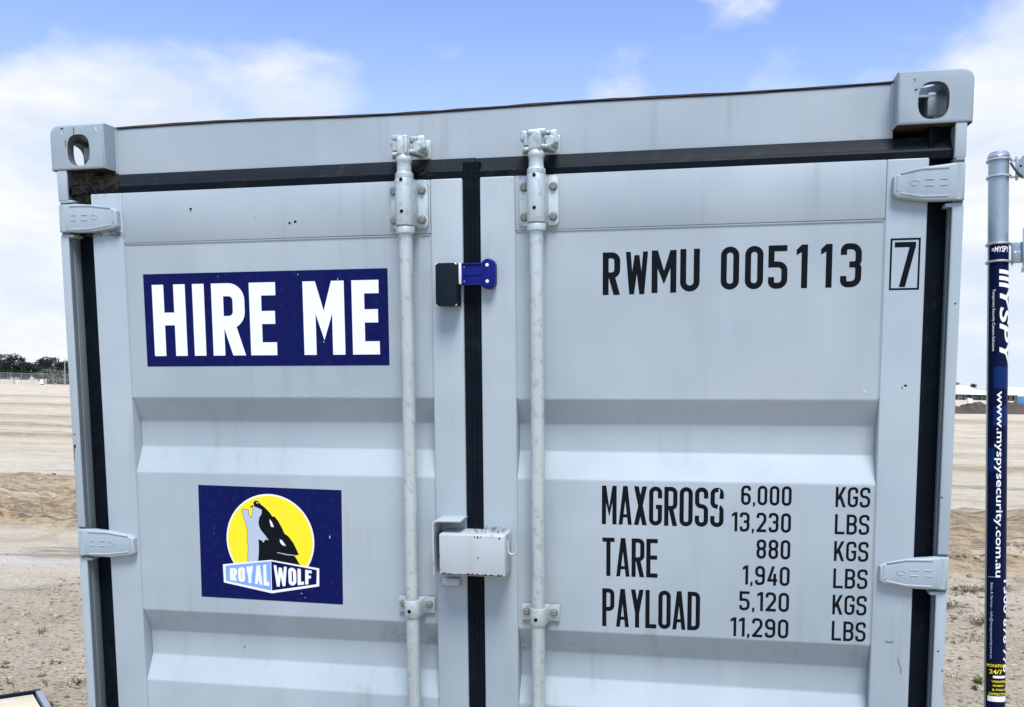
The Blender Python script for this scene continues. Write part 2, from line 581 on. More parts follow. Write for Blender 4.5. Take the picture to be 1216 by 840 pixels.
def put_glyphs(mb, y, items, mi=0, warp=None):
    """items: (char, x0, x1, z0, z1, stroke as a share of the height)"""
    for ch, x0, x1, z0, z1, t in items:
        h = z1 - z0
        w = (x1 - x0) / h
        for k, st in enumerate(glyph(ch, w, t)):
            for pg in st:
                pts = [(x0 + p.x * h, z0 + p.y * h) for p in pg]
                if warp:
                    pts = [warp(*p) for p in pts]
                mb.poly(pts, y - k * LAY, mi)


def word(s, x0, x1, z0, z1, t, gap=0.16, widths=None):
    """lays a word out from x0 to x1"""
    widths = widths or {}
    W = [widths.get(c, {'1': .62, ',': .30, 'I': .42, 'M': 1.28, 'W': 1.45, 'L': .86, 'E': .88, 'T': .95, ' ': .7}.get(c, 1.0)) for c in s]
    tot = sum(W) + gap * (len(s) - 1)
    k = (x1 - x0) / tot
    out = []
    x = x0
    for c, w in zip(s, W):
        if c != ' ':
            out.append((c, x, x + w * k, z0, z1, t))
        x += (w + gap) * k
    return out


# ------------------------------------------------------------------ ground
def lattice(seed):
    g = np.random.RandomState(seed).rand(256, 256)

    def f(x, y):
        xi, yi = np.floor(x).astype(int), np.floor(y).astype(int)
        fx, fy = x - xi, y - yi
        fx, fy = fx * fx * (3 - 2 * fx), fy * fy * (3 - 2 * fy)
        a, b = g[xi % 256, yi % 256], g[(xi + 1) % 256, yi % 256]
        c, d = g[xi % 256, (yi + 1) % 256], g[(xi + 1) % 256, (yi + 1) % 256]
        return (a * (1 - fx) + b * fx) * (1 - fy) + (c * (1 - fx) + d * fx) * fy
    return f


NZ = [lattice(s) for s in range(8)]


def fbm(x, y, s, oct=4, k=0):
    v, a, n = 0, 1.0, 0
    for o in range(oct):
        v = v + a * (NZ[(k + o) % 8](x / s + 17.3 * o, y / s + 9.1 * o) - .5)
        n += a
        a *= .5
        s = s / 2.03
    return v / n


def sstep(v, a, b):
    t = np.clip((v - a) / (b - a), 0, 1)
    return t * t * (3 - 2 * t)


def terrain(x, y):
    """height, brown track share, pale share"""
    x = np.asarray(x, float)
    y = np.asarray(y, float)
    dist = np.hypot(x, y)
    h = 0.10 * fbm(x, y, 9, 4) * sstep(dist, 3, 9) + 0.05 * fbm(x, y, 1.3, 4, 2) + 0.030 * fbm(x, y, .30, 2, 5)
    yy = y - 0.10 * (x - 3) * 0.3 + 1.2 * fbm(x, y, 12, 3, 3)
    # the churned vehicle track running across behind the container
    tr = sstep(yy, 6.6, 7.3) * sstep(yy, 11.4, 10.2)
    rut = np.abs(((yy - 6.9) / 1.05) % 1.0 - .5) * 2
    h = h + tr * (0.17 * (rut - .5) + 0.16 * fbm(x, y * 2.2, .8, 4, 1) + .09 * fbm(x, y, .22, 2, 6))
    rg = np.exp(-((yy - 11.2) / .38) ** 2) + .9 * np.exp(-((yy - 7.0) / .3) ** 2)
    h = h + rg * (0.12 + .30 * fbm(x, y, .6, 3, 4))
    brown = np.clip(tr * .8 + rg * .7, 0, 1)
    # farther bands
    for c, wd, am in ((20, .8, .85), (25, .6, .95), (31, 1.4, .8), (44, 2.6, .8), (60, 5, .8)):
        b = np.exp(-((y + 2.5 * fbm(x, y, 16, 3, 5) - c) / wd) ** 2) * sstep(fbm(x, y, 14, 3, 6), -.16, .12)
        brown = np.clip(brown + b * am, 0, 1)
        h = h + .15 * b * (0.4 + fbm(x, y, .9, 3, 2))
    h = h + .25 * fbm(x, y, 26, 3, 6) * sstep(dist, 22, 60)
    pale = np.exp(-((y - 5.0 + .45 * (x + 5.5) * -.35 + .35 * fbm(x, y, 3, 3, 2)) / .16) ** 2) * sstep(x, -3.0, -4.2) * 0.9
    # levelled pad that carries the container
    base = 0.0213 * x + 0.0389 * y + 0.0235 - 0.006
    dx = np.maximum(np.abs(x) - 1.25, 0)
    dy = np.maximum(np.abs(y - 1.2) - 1.4, 0)
    f = sstep(np.hypot(dx, dy), 1.4, 0.05)
    h = h * (1 - f) + (base + .1 * h * f) * f * 1.0
    return h, brown, pale


def ground_z(x, y):
    return float(terrain(np.array([x]), np.array([y]))[0][0])


def make_ground():
    def axis(f0, f1, step, far):
        mid = list(np.arange(f0, f1 + 1e-6, step))
        up, s, v = [], step, f1
        while v < far:
            s *= 1.10
            v += s
            up.append(v)
        dn, s, v = [], step, f0
        while v > -far:
            s *= 1.10
            v -= s
            dn.append(v)
        return np.array(dn[::-1] + mid + up)
    X, Y = axis(-12.5, 8.0, 0.065, 3200), axis(1.0, 15.0, 0.065, 3200)
    gx, gy = np.meshgrid(X, Y)
    h, br, pl = terrain(gx, gy)
    far = sstep(np.hypot(gx, gy), 400, 900)
    h = h * (1 - far)
    V = np.stack([gx, gy, h], -1).reshape(-1, 3)
    nx, ny = len(X), len(Y)
    i = np.arange(nx * ny).reshape(ny, nx)
    F = np.stack([i[:-1, :-1], i[:-1, 1:], i[1:, 1:], i[1:, :-1]], -1).reshape(-1, 4)
    me = bpy.data.meshes.new('ground')
    me.vertices.add(len(V))
    me.vertices.foreach_set('co', V.ravel())
    me.loops.add(F.size)
    me.loops.foreach_set('vertex_index', F.ravel())
    me.polygons.add(len(F))
    me.polygons.foreach_set('loop_start', np.arange(0, F.size, 4))
    me.polygons.foreach_set('use_smooth', np.ones(len(F), bool))
    me.update()
    nr = sstep(np.hypot(np.maximum(np.abs(gx) - 1.2, 0), np.maximum(np.abs(gy + .5) - 3.2, 0)) + 1.5 * fbm(gx, gy, 4, 3, 3), 4.6, 2.0)
    for nm, arr in (('track', br), ('pale', pl), ('trodden', nr)):
        at = me.attributes.new(nm, 'FLOAT', 'POINT')
        at.data.foreach_set('value', arr.ravel().astype(np.float32))
    m, N, b, P = new_mat('sandy_building_site_dirt')
    at = N.n('ShaderNodeAttribute', attribute_name='track')
    ap = N.n('ShaderNodeAttribute', attribute_name='pale')
    an = N.n('ShaderNodeAttribute', attribute_name='trodden')
    mid = N.noise(P, 0.30, 6, 0.62, 0.5)
    fin = N.noise(P, 5.5, 8, 0.70)
    grit = N.noise(P, 30, 7, 0.75)
    lay = N.noise(P, 0.42, 7, 0.66, 0.8, (0.45, 1.2, 1))
    c = N.mix(N.smooth(lay, 0.38, 0.60), (0.585, 0.510, 0.365), (0.66, 0.590, 0.435))
    c = N.mix(N.math('MULTIPLY', N.smooth(mid, 0.52, 0.66), 0.5), c, (0.45, 0.40, 0.30))
    c = N.mix(N.math('MULTIPLY', N.smooth(fin, 0.56, 0.72), 0.55), c, (0.30, 0.24, 0.17))
    brk = N.noise(P, 1.0, 9, 0.78, 0.6, (0.16, 0.75, 1))
    c = N.mix(N.math('MULTIPLY', N.smooth(brk, 0.545, 0.62), 0.8), c, (0.24, 0.195, 0.135))
    pat = N.noise(P, 1.1, 9, 0.8, 0.4)
    c = N.mix(N.math('MULTIPLY', N.smooth(pat, 0.50, 0.60), 0.38), c, (0.36, 0.295, 0.205))
    churn = N.noise(P, 9, 7, 0.78, 0.3, (.55, 1.5, 1))
    tk = N.math('MULTIPLY', at.outputs['Fac'], N.smooth(N.noise(P, 1.6, 7, 0.7, 0.3, (.35, 1.8, 1)), 0.30, 0.50))
    c = N.mix(N.math('MULTIPLY', tk, 0.9), c, N.mix(N.smooth(churn, 0.44, 0.56), (0.085, 0.055, 0.028), (0.45, 0.31, 0.155)))
    c = N.mix(N.math('MULTIPLY', ap.outputs['Fac'], N.smooth(fin, .25, .5)), c, (0.66, 0.63, 0.56))
    nearc = N.mix(N.smooth(grit, 0.50, 0.62), N.mix(N.smooth(lay, .4, .6), (0.53, 0.45, 0.315), (0.66, 0.575, 0.42)), (0.19, 0.145, 0.085))
    nearc = N.mix(N.math('MULTIPLY', N.smooth(fin, 0.54, 0.68), 0.55), nearc, (0.28, 0.235, 0.165))
    c = N.mix(N.math('MULTIPLY', an.outputs['Fac'], 0.85), c, nearc)
    c = N.mix(N.math('MULTIPLY', N.smooth(grit, 0.56, 0.68), 0.6), c, (0.17, 0.135, 0.10))
    N.l(c, b.inputs['Base Color'])
    b.inputs['Roughness'].default_value = 0.95
    b.inputs['Specular IOR Level'].default_value = 0.15
    bump(N, b, N.math('MULTIPLY_ADD', grit, 0.6, fin), 0.9, 0.06)
    me.materials.append(m)
    link(bpy.data.objects.new('ground', me), kind='structure')


make_ground()

# ------------------------------------------------------------------ the container
RT = Matrix(((0.9997724, -0.0004155, -0.0213282, 0.0),
             (-0.0004155, 0.9992412, -0.0389464, 0.0),
             (0.0213282, 0.0389464, 0.9990137, 0.0234611),
             (0, 0, 0, 1)))
box_root = empty('shipping_container', RT, 'light grey steel shipping container with closed double doors and navy stickers', 'container')
LEN = 2.43


def casting_mesh(w, h, d=0.178):
    """hollow corner fitting with a front, an outer side and a top opening; x from 0 (outer) to w, y 0..d, z 0..h"""
    def tmp(mb, nm):
        return mb.build(nm, [PAINT_B], None, False)
    b = bmesh.new()
    bmesh.ops.create_cube(b, size=1)
    bmesh.ops.scale(b, vec=(w, d, h), verts=b.verts)
    bmesh.ops.translate(b, vec=(w / 2, d / 2, h / 2), verts=b.verts)
    big = [e for e in b.edges if (all(v.co.x < 1e-5 for v in e.verts) and all(v.co.z > h - 1e-5 for v in e.verts))
           or (all(v.co.x < 1e-5 for v in e.verts) and all(v.co.y < 1e-5 for v in e.verts))
           or (all(v.co.y < 1e-5 for v in e.verts) and all(v.co.z > h - 1e-5 for v in e.verts))]
    top = [e for e in big if abs(e.verts[0].co.y - e.verts[1].co.y) > .1]
    bmesh.ops.bevel(b, geom=top, offset=0.024, segments=7, affect='EDGES', profile=0.5)
    fr = [e for e in b.edges if all(v.co.y < 1e-5 for v in e.verts)]
    bmesh.ops.bevel(b, geom=fr, offset=0.006, segments=3, affect='EDGES', profile=0.5)
    A = MB()
    A._merge(b, 0)
    oa = tmp(A, 'a')
    cut = [MB().box(0.026, w - 0.018, 0.026, d - 0.020, 0.010, h - 0.022, 0.006)]

    def stad(hw, hh, r, n=10):
        pts = []
        for k in range(4 * n):
            a = 2 * math.pi * (k + .5) / (4 * n)
            ca, sa = math.cos(a), math.sin(a)
            pts.append((hw * math.copysign(abs(ca) ** .74, ca), hh * math.copysign(abs(sa) ** .74, sa)))
        out = [pts[0]]
        for p in pts[1:]:
            if abs(p[0] - out[-1][0]) + abs(p[1] - out[-1][1]) > 1e-5:
                out.append(p)
        return out
    ax, az = 0.0815, 0.0487
    cut.append(MB().prism([(ax + p[0], az + p[1]) for p in stad(.0318, .0392, .0392)], 'xz', -.02, .05))
    cut.append(MB().prism([(0.089 + p[0] * 1.0, az + p[1]) for p in stad(.0508, .0345, .052)], 'yz', -.02, .05))
    cut.append(MB().prism([(ax + p[0], 0.089 + p[1]) for p in stad(.0318, .062, .063)], 'xy', h - .05, h + .02))
    obs = [tmp(c, 'c') for c in cut]
    for o in obs:
        md = oa.modifiers.new('cut', 'BOOLEAN')
        md.operation = 'DIFFERENCE'
        md.object = o
        md.solver = 'EXACT'
    dg = bpy.context.evaluated_depsgraph_get()
    me = bpy.data.meshes.new_from_object(oa.evaluated_get(dg))
    for o in obs + [oa]:
        bpy.data.objects.remove(o)
    me.materials.clear()
    me.materials.append(PAINT_B)
    me.materials.append(CAVITY_GREY)
    me.materials.append(DARK_BROWN)
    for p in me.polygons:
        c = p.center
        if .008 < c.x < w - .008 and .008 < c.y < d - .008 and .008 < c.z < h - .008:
            p.material_index = 1  # darker grey on the faces inside the casting
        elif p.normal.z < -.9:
            p.material_index = 2  # dark brown on every face that points down
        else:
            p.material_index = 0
    me.polygons.foreach_set('use_smooth', [True] * len(me.polygons))
    me.set_sharp_from_angle(angle=rad(30))
    return me


cast_me = casting_mesh(0.155, 0.1125)
for (x, y, z, sx, sy, sz) in ((-1.1125, 0, 2.142, 1, 1, 1), (1.1105, 0, 2.150, -1, 1, 1),
                              (-1.1125, LEN, 2.146, 1, -1, 1), (1.1105, LEN, 2.146, -1, -1, 1),
                              (-1.1125, 0, 0.1125, 1, 1, -1), (1.1105, 0, 0.1125, -1, 1, -1),
                              (-1.1125, LEN, 0.1125, 1, -1, -1), (1.1105, LEN, 0.1125, -1, -1, -1)):
    o = link(bpy.data.objects.new('corner_casting', cast_me), box_root)
    o.location = (x, y, z)
    o.scale = (sx, sy, sz)

# header beam with a slightly wavy top edge
HY = 0.055


def header():
    n = 60
    b = bmesh.new()
    prof = lambda x: [(HY, 2.1335), (HY, 2.248 + .002 * math.sin(x * 7) - .004 * math.exp(-(x / .5) ** 2)), (HY + .004, 2.2515 + .002 * math.sin(x * 7) - .004 * math.exp(-(x / .5) ** 2)),
                      (HY + .06, 2.252), (HY + .06, 2.10), (HY + .012, 2.10), (HY + .012, 2.128), (HY + .003, 2.1325)]
    rows = []
    for i in range(n + 1):
        x = -0.9595 + (0.957 + 0.9595) * i / n
        rows.append([b.verts.new((x, p[0], p[1])) for p in prof(x)])
    m = len(rows[0])
    for i in range(n):
        for k in range(m):
            b.faces.new((rows[i][k], rows[i + 1][k], rows[i + 1][(k + 1) % m], rows[i][(k + 1) % m]))
    b.faces.new(rows[0])
    b.faces.new(rows[-1])
    bmesh.ops.recalc_face_normals(b, faces=b.faces)
    mb = MB()
    mb._merge(b, 0)
    mb.tube([(-.9590, HY - .001, 2.137), (-.9592, HY - .001, 2.19), (-.9590, HY - .001, 2.245)], [.005, .004, .005], 8)
    mb.tube([(.9560, HY - .001, 2.152), (.9562, HY - .001, 2.20), (.9560, HY - .001, 2.25)], [.004, .005, .006], 8)
    return mb.build('header_beam', [PAINT], box_root)


hdr = header()


def lip():
    mb = MB()
    n = 46
    pts = []
    rnd = random.Random(3)
    for i in range(n + 1):
        x = -0.955 + 1.912 * i / n
        pts.append((x, HY - .003, 2.2545 + .002 * math.sin(x * 7) - .004 * math.exp(-(x / .5) ** 2) + rnd.uniform(-.0004, .0004)))
    b = bmesh.new()
    rows = []
    for i, p in enumerate(pts):
        t = rnd.uniform(.0011, .0027)
        rows.append([b.verts.new((p[0], p[1] + dy, p[2] + dz)) for dy, dz in ((0, -t), (0, t * .7), (.03, t), (.03, -t))])
    for i in range(n):
        for k in range(4):
            b.faces.new((rows[i][k], rows[i + 1][k], rows[i + 1][(k + 1) % 4], rows[i][(k + 1) % 4]))
    bmesh.ops.recalc_face_normals(b, faces=b.faces)
    mb._merge(b, 0)
    mb.build('roof_edge', [RUSTY], hdr, label='rust brown lip of the roof sheet along the header')


lip()

# roof, walls, floor, rails
mb = MB()
prof = []
k = 0
y = 0.12
while y < LEN - .13:
    prof += [(y, 2.238), (y + .03, 2.246), (y + .13, 2.246), (y + .16, 2.238)]
    y += .22
pr = prof + [(p[0], p[1] - .004) for p in prof[::-1]]
mb.prism(pr, 'yz', -1.06, 1.06)
mb.build('roof', [PAINT], box_root)
for sx in (-1, 1):
    mb = MB()
    pts = []
    y = 0.12
    while y < LEN - .15:
        pts += [(1.092, y), (1.092, y + .07), (1.06, y + .11), (1.06, y + .18)]
        y += .22
    pts += [(1.055, y), (1.055, .12)]
    mb.prism([(sx * p[0], p[1]) for p in pts], 'xy', 0.14, 2.19)
    mb.build('side_wall', [PAINT], box_root)
    MB().box(sx * 1.04, sx * 1.10, .12, LEN - .12, 2.19, 2.245, .006).build('top_rail', [PAINT], box_root)
    MB().box(sx * 1.02, sx * 1.10, .12, LEN - .12, 0.02, 0.14, .006).build('bottom_rail', [PAINT], box_root)
    MB().box(sx * 1.00, sx * 1.10, LEN - .12, LEN - .003, 0.11, 2.15, .008).build('rear_post', [PAINT], box_root)
MB().box(-1.0, 1.0, LEN - .07, LEN - .03, 0.1, 2.2).build('rear_wall', [PAINT], box_root)
MB().box(-1.03, 1.03, .07, LEN - .07, 0.10, 0.14).build('floor_deck', [WOODP], box_root)
MB().box(-.96, .96, .012, .10, 0.02, 0.15, .006).build('door_sill', [PAINT], box_root)


# corner posts: an inner channel and the narrow front flange between the hinges
HINGE_Z = {-1: [(1.984, 2.056), (1.130, 1.203), (0.285, 0.358)], 1: [(1.985, 2.066), (1.124, 1.200), (0.280, 0.355)]}


def post(sx):
    out = -1.1 if sx < 0 else 1.1
    mb = MB()
    a, c, d = (-1.099, -1.077, -1.036) if sx < 0 else (1.099, 1.076, 1.040)
    # channel behind: its side wall and the floor the seal lies on
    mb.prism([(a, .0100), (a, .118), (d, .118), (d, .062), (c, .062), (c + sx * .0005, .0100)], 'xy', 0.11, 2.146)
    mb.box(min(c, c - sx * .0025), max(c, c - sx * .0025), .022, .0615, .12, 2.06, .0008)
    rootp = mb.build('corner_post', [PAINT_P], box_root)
    top = 2.143 if sx < 0 else 2.151
    hs = HINGE_Z[sx]
    zs = [top, hs[0][1] + (.010 if sx > 0 else .008)]
    segs = [(zs[1], zs[0])]
    segs.append((hs[1][1] + .004, hs[0][0] - .008))
    segs.append((hs[2][1] + .004, hs[1][0] - .010))
    segs.append((.112, hs[2][0] - .01))
    for i, (z0, z1) in enumerate(segs):
        m2 = MB()
        x0, x1 = sorted((out, c))
        if i == 0 and sx < 0:
            x1 = -1.0715
        m2.box(x0, x1, .003, .0105, z0, z1, .003, 0, 3)
        if i == 0:   # bent lower lug above the hinge
            m2.box(x0 + .004, x1 + (.012 if sx < 0 else -.002), .004, .05, z0 - .004, z0 + .003, .002)
        if i > 0:    # bright worn lug on top of each length
            m2.box(min(out, c + -sx * .016) + .002, max(out, c - sx * .016) - .002, .004, .05, z1 - .004, z1 + .004, .002)
        m2.build('front_flange', [PAINT], rootp)
    return rootp


post(-1)
post(1)


# ---- doors
REC = [(1.5560, 1.4914, 1.4237, 1.3580), (0.9850, 0.9180, 0.8515, 0.7895), (0.4145, 0.3480, 0.2815, 0.2200)]
FY, PY, DY = 0.012, 0.0160, 0.0500       # faces of the frame, the sheet and the recess floors


def make_door(side):
    if side < 0:
        e0, s0, s1, e1, nm = -1.0125, -0.9235, -0.1010, -0.0222, 'left'
        rz = 0.0
    else:
        e0, s0, s1, e1, nm = 0.0215, 0.1068, 0.9405, 1.0275, 'right'
        rz = -0.003
    # sheet: the last recess ends above the bottom rail
    prof = [(PY, 1.953)]
    for a, b, c, d in REC[:2]:
        prof += [(PY, a + rz), (DY, b + rz * .3), (DY, c), (PY, d)]
    prof += [(PY, .255), (.062, .255), (.062, 1.953)]
    prof = [tuple(p) for p in fillet(prof, [0] + [.014] * 8 + [0] * 3, True, 5)]
    door = MB().prism(prof, 'yz', s0 + .0005, s1 - .0005).build('door', [PAINT], box_root, True, 40,
            label='left door leaf with two large navy stickers' if side < 0 else 'right door leaf with black stencilled numbers')
    # frame: stiles and rails with softened edges
    def stile(x0, x1):
        MB().box(x0, x1, FY, .064, .17, 2.0810, .0035, 0, 3).build('stile', [PAINT], door)
    stile(e0, s0)
    stile(s1, e1)
    r = MB().box(s0 + .0004, s1 - .0004, FY + .0006, .064, 1.9535, 2.0806, .0018, 0, 2)
    r.tube([(s0 + .004, PY - .0005, 1.9515), ((s0 + s1) / 2, PY - .0005, 1.9510), (s1 - .004, PY - .0005, 1.9505)], .0022, 6)
    r.build('top_rail', [PAINT], door)
    MB().box(s0 + .0004, s1 - .0004, FY + .0006, .064, .1704, .2545, .0018, 0, 2).build('bottom_rail', [PAINT], door)
    # weld beads along the stiles
    for x, in ((s0 + .0012,), (s1 - .0012,)):
        for z0, z1 in ((1.95, 1.5565), (1.3575, .9855), (.789, .26)):
            MB().tube([(x, PY, z0), (x, PY, (z0 + z1) / 2), (x, PY, z1)], .0016, 6).build('weld_bead', [PAINT], door)
    # rubber seals
    tz0, tz1 = 2.0800, 2.1340
    prof = [(.060, 2.079), (.020, 2.079), (.0165, 2.082), (.0165, 2.098), (.020, 2.1035), (.0285, 2.1065), (.0315, 2.113), (.0475, 2.1335), (.060, 2.1335)]
    def prism_seal(p, x0, x1, name='top_seal'):
        m = MB().prism(p, 'yz', x0, x1)
        m.bm.faces.ensure_lookup_table()
        for f in m.bm.faces:
            if f.normal.z > .3 and f.calc_center_median().y < .046:
                f.material_index = 1
        m.build(name, [RUBBER, RUBBER_L], door)
    if side < 0:
        prism_seal(prof, -1.0765, 0.0035)
    else:
        prism_seal([(a, b - .0022) for a, b in prof], .0045, 1.0755)
    g = []
    if side < 0:
        sp = [(-1.0765, .061), (-1.0765, .050), (-1.070, .046), (-1.030, .038), (-1.020, .026), (-1.0132, .024), (-1.0132, .061)]
    else:
        sp = [(1.0755, .061), (1.0755, .046), (1.068, .040), (1.045, .034), (1.036, .026), (1.0282, .024), (1.0282, .061)]
    MB().prism(sp, 'xy', .17, 2.079 if side < 0 else 2.150).build('side_seal', [RUBBER], door)
    if side < 0:
        MB().prism([(-.0219, .05), (-.0219, .020), (-.019, .0155), (-.006, .0150), (-.004, .0172), (.006, .0172), (.008, .0150), (.0185, .0155), (.0212, .020), (.0212, .05)], 'xy', .17, 2.118).build('centre_seal', [RUBBER], door)
    # hinges
    for z0, z1 in HINGE_Z[side]:
        zc = (z0 + z1) / 2
        if side < 0:
            K = [(-1.0955, z1 - .001), (-1.069, z1 - .001), (-1.050, z1), (-1.000, z1 - .004), (-.940, z1 - .014), (-.930, z1 - .022), (-.929, z0 + .012), (-.938, z0 + .006), (-1.000, z0 - .002), (-1.050, z0 - .001), (-1.069, z0 + .001), (-1.0955, z0 + .001)]
        else:
            K = [(1.0985, z1 - .001), (1.073, z1 - .001), (1.055, z1 - .003), (1.020, z1 - .006), (.962, z1 - .020), (.952, z1 - .026), (.951, z0 + .018), (.960, z0 + .010), (1.020, z0 + .001), (1.055, z0 + .000), (1.073, z0 + .001), (1.0985, z0 + .001)]
        h = MB().prism(K, 'xz', -.006, .0115, .005, 0, 3, False).build('hinge', [PAINT_H], door)
    for z0, z1 in HINGE_Z[side]:
        zc = (z0 + z1) / 2
        kx = -1.083 if side < 0 else 1.086
        MB().lathe((kx, .006, 0), [(.0118, z0 + .0015), (.0128, z0 + .003), (.0128, z1 - .003), (.0118, z1 - .0015)], 'z', 18).build('hinge_knuckle', [PAINT_H], door)
        # raised rims and cast marks on the leaf
        s = 1 if side < 0 else -1
        ex = -1.0955 if side < 0 else 1.0985
        X = lambda v: ex + s * v
        m = MB()
        L = .150 if side < 0 else .132
        rim = [(X(.034), zc + .030), (X(.090), zc + .029), (X(L), zc + .021)]
        for q in (rim, [(x, 2 * zc - z) for x, z in rim]):
            m.tube([(x, -.0058, z) for x, z in q], .0022, 6)
        m.tube([(X(L + .006), -.0058, zc + .016), (X(L + .006), -.0058, zc - .016)], .0022, 6)
        for a, b in ((.036, .050), (.064, .082)):
            for dz in (.0065, -.0065):
                m.tube([(X(a), -.006, zc + dz), (X(b), -.006, zc + dz)], .0014, 6)
        cxx = X(.102)
        m.tube([(cxx + .009 * math.cos(a * .5236), -.006, zc + .0055 * math.sin(a * .5236)) for a in range(13)], .0010, 6)
        m.build('hinge_casting_marks', [PAINT_H], door)
    return door


door_l = make_door(-1)
door_r = make_door(1)


# ---- locking rods, brackets, cams
def bolt(door, x, y, z, r=.0082):
    mb = MB()
    mb.lathe((x, y, z), [(r * 1.28, 0), (r * 1.28, -.0014), (r, -.0016), (r * .98, -.0055), (r * .8, -.0068)], 'y', 12)
    mb.build('bolt', [ZINC], door)


def rod_set(door, x, zb, side):
    ry = -.030
    mb = MB()
    pts = []
    rr = []
    for i in range(40):
        z = 2.12 - i * (2.12 - .10) / 39
        pts.append((x + .0006 * math.sin(z * 5 + side), ry, z))
        rr.append(.0165)
    mb.tube(pts, rr, 20)
    rod = mb.build('locking_rod', [GALV], door)
    # upper bearing bracket
    z0, z1 = 1.964 + zb, 2.079 + zb
    hw = .0468
    R_ = .011
    pl = []
    for cx, cz, a0 in ((hw - R_, z1 - R_, 0), (-hw + R_, z1 - R_, 90), (-hw + R_, z0 + R_, 180), (hw - R_, z0 + R_, 270)):
        for k in range(6):
            a = rad(a0 + k * 18)
            pl.append((x + cx + R_ * math.cos(a), cz + R_ * math.sin(a)))
    MB().prism(pl, 'xz', .0045, .0118, .0015).build('bracket_plate', [GALV], door)
    u = [(x - .0235, .0044)]
    for k in range(13):
        a = math.pi - math.pi * k / 12
        u.append((x + .0215 * math.cos(a), ry - .004 - .0215 * math.sin(a) * .95))
    u.append((x + .0235, .0044))
    u2 = [(x + (p[0] - x) * .82, p[1] * .95 + .0006) for p in u]
    mb = MB()
    mb.prism(u, 'xy', z0 + .003, z1 - .003, .0012)
    for dz in (.022, -.020):    # grease holes
        zz = 2.034 + dz * 1.7 + zb - (.002 if dz < 0 else 0)
        mb.lathe((x - .001, ry - .0248, zz), [(.0042, .001), (.0040, -.0008), (.0036, -.0009)], 'y', 12, 1)
    mb.build('bracket_sleeve', [GALV, BLACKP], door)
    for dx in (-.0385, .0325) if side < 0 else (-.0350, .0345):
        for zz in (2.0535, 1.9845):
            bolt(door, x + dx, .0045, zz + zb)
    mb = MB()
    mb.lathe((x, ry, 0), [(.0165, 1.9475 + zb), (.0218, 1.949 + zb), (.0222, 1.952 + zb), (.0222, 1.9625 + zb), (.0205, 1.9655 + zb), (.0165, 1.9655 + zb)], 'z', 24)
    mb.build('collar', [GALV], rod)
    mb = MB()
    mb.lathe((x, ry, 0), [(.0165, 2.0765 + zb), (.0215, 2.0770 + zb), (.0220, 2.080 + zb), (.0218, 2.087 + zb), (.0180, 2.0905 + zb), (.0172, 2.094 + zb), (.0172, 2.112 + zb),
                          (.0195, 2.1165 + zb), (.0200, 2.121 + zb), (.0185, 2.126 + zb), (.0150, 2.130 + zb), (.0135, 2.137 + zb)], 'z', 24)
    mb.build('neck', [GALV], rod)
    # cam: hub with fork lobes reaching back to the keeper on the header
    mb = MB()
    zc = 2.150 + zb
    t = -1 if side > 0 else 1
    def rot(ax, d):
        return Matrix.Rotation(rad(d), 3, ax)
    mb.box(x - .016, x + .015, ry - .016, ry + .014, zc - .022, zc + .022, .006, 0, 3, rot('Z', 12 * t))
    mb.box(x - .024, x + .020, ry - .014, ry + .040, zc + .014, zc + .026, .004, 0, 3, rot('Z', -14 * t) @ rot('Y', 6 * t))
    mb.box(x + .004, x + .034, ry - .010, ry + .050, zc - .016, zc - .008, .003, 0, 3, rot('Y', 8) @ rot('Z', -10))
    mb.box(x - .032, x - .008, ry - .012, ry + .030, zc - .022, zc - .014, .003, 0, 3, rot('Y', -8) @ rot('Z', 14))
    mb.lathe((x - .020, ry + .002, 0), [(.006, zc - .010), (.0100, zc - .008), (.0105, zc + .012), (.007, zc + .016)], 'z', 16)
    mb.box(x + .006, x + .014, ry - .020, ry - .004, zc - .018, zc + .016, .002, 0, 2)
    mb.build('cam', [GALV], rod)
    # keeper bolted to the header
    mb = MB()
    mb.box(x - .038, x + .044, HY - .006, HY - .0005, zc - .016, zc + .030, .003)
    mb.box(x + .022, x + .042, -.020, HY - .004, zc - .004, zc + .028, .005, 0, 3, rot('Z', 14) @ rot('Y', -10))
    mb.lathe((x + .030, .006, zc + .002), [(.010, -.030), (.013, -.026), (.013, .03)], 'y', 14)
    mb.box(x - .040, x - .026, -.014, HY - .004, zc + .006, zc + .030, .005, 0, 3, rot('Y', 16))
    mb.box(x - .042, x + .040, -.006, .012, zc + .022, zc + .030, .003, 0, 2, rot('Y', 3))
    mb.build('cam_keeper', [GALV], hdr)
    # lower strap clamp
    cz = 1.0345 if side < 0 else 1.0285
    for zz in (cz, .42):
        pts = [(x - .0465, .0115), (x - .0465, .0065), (x - .026, .0065), (x - .0220, .000), (x - .0205, -.026)]
        for k in range(1, 12):
            a = math.pi - math.pi * k / 12
            pts.append((x + .0205 * math.cos(a), ry - .0205 * math.sin(a)))
        pts += [(x + .0205, -.026), (x + .0220, .000), (x + .026, .0065), (x + .0465, .0065), (x + .0465, .0115)]
        mb = MB()
        mb.prism(pts, 'xy', zz - .0215, zz + .0215, .003)
        mb.lathe((x - .003, ry - .0206, zz - .004), [(.0046, .001), (.0044, -.0008), (.004, -.0009)], 'y', 12, 1)
        mb.build('rod_clamp', [GALV, BLACKP], door)
        for dx in (-.0355, .0335):
            bolt(door, x + dx, .0065, zz + .001, .0075)


rod_set(door_l, -0.1520, 0.001, -1)
rod_set(door_r, 0.1655, -0.002, 1)

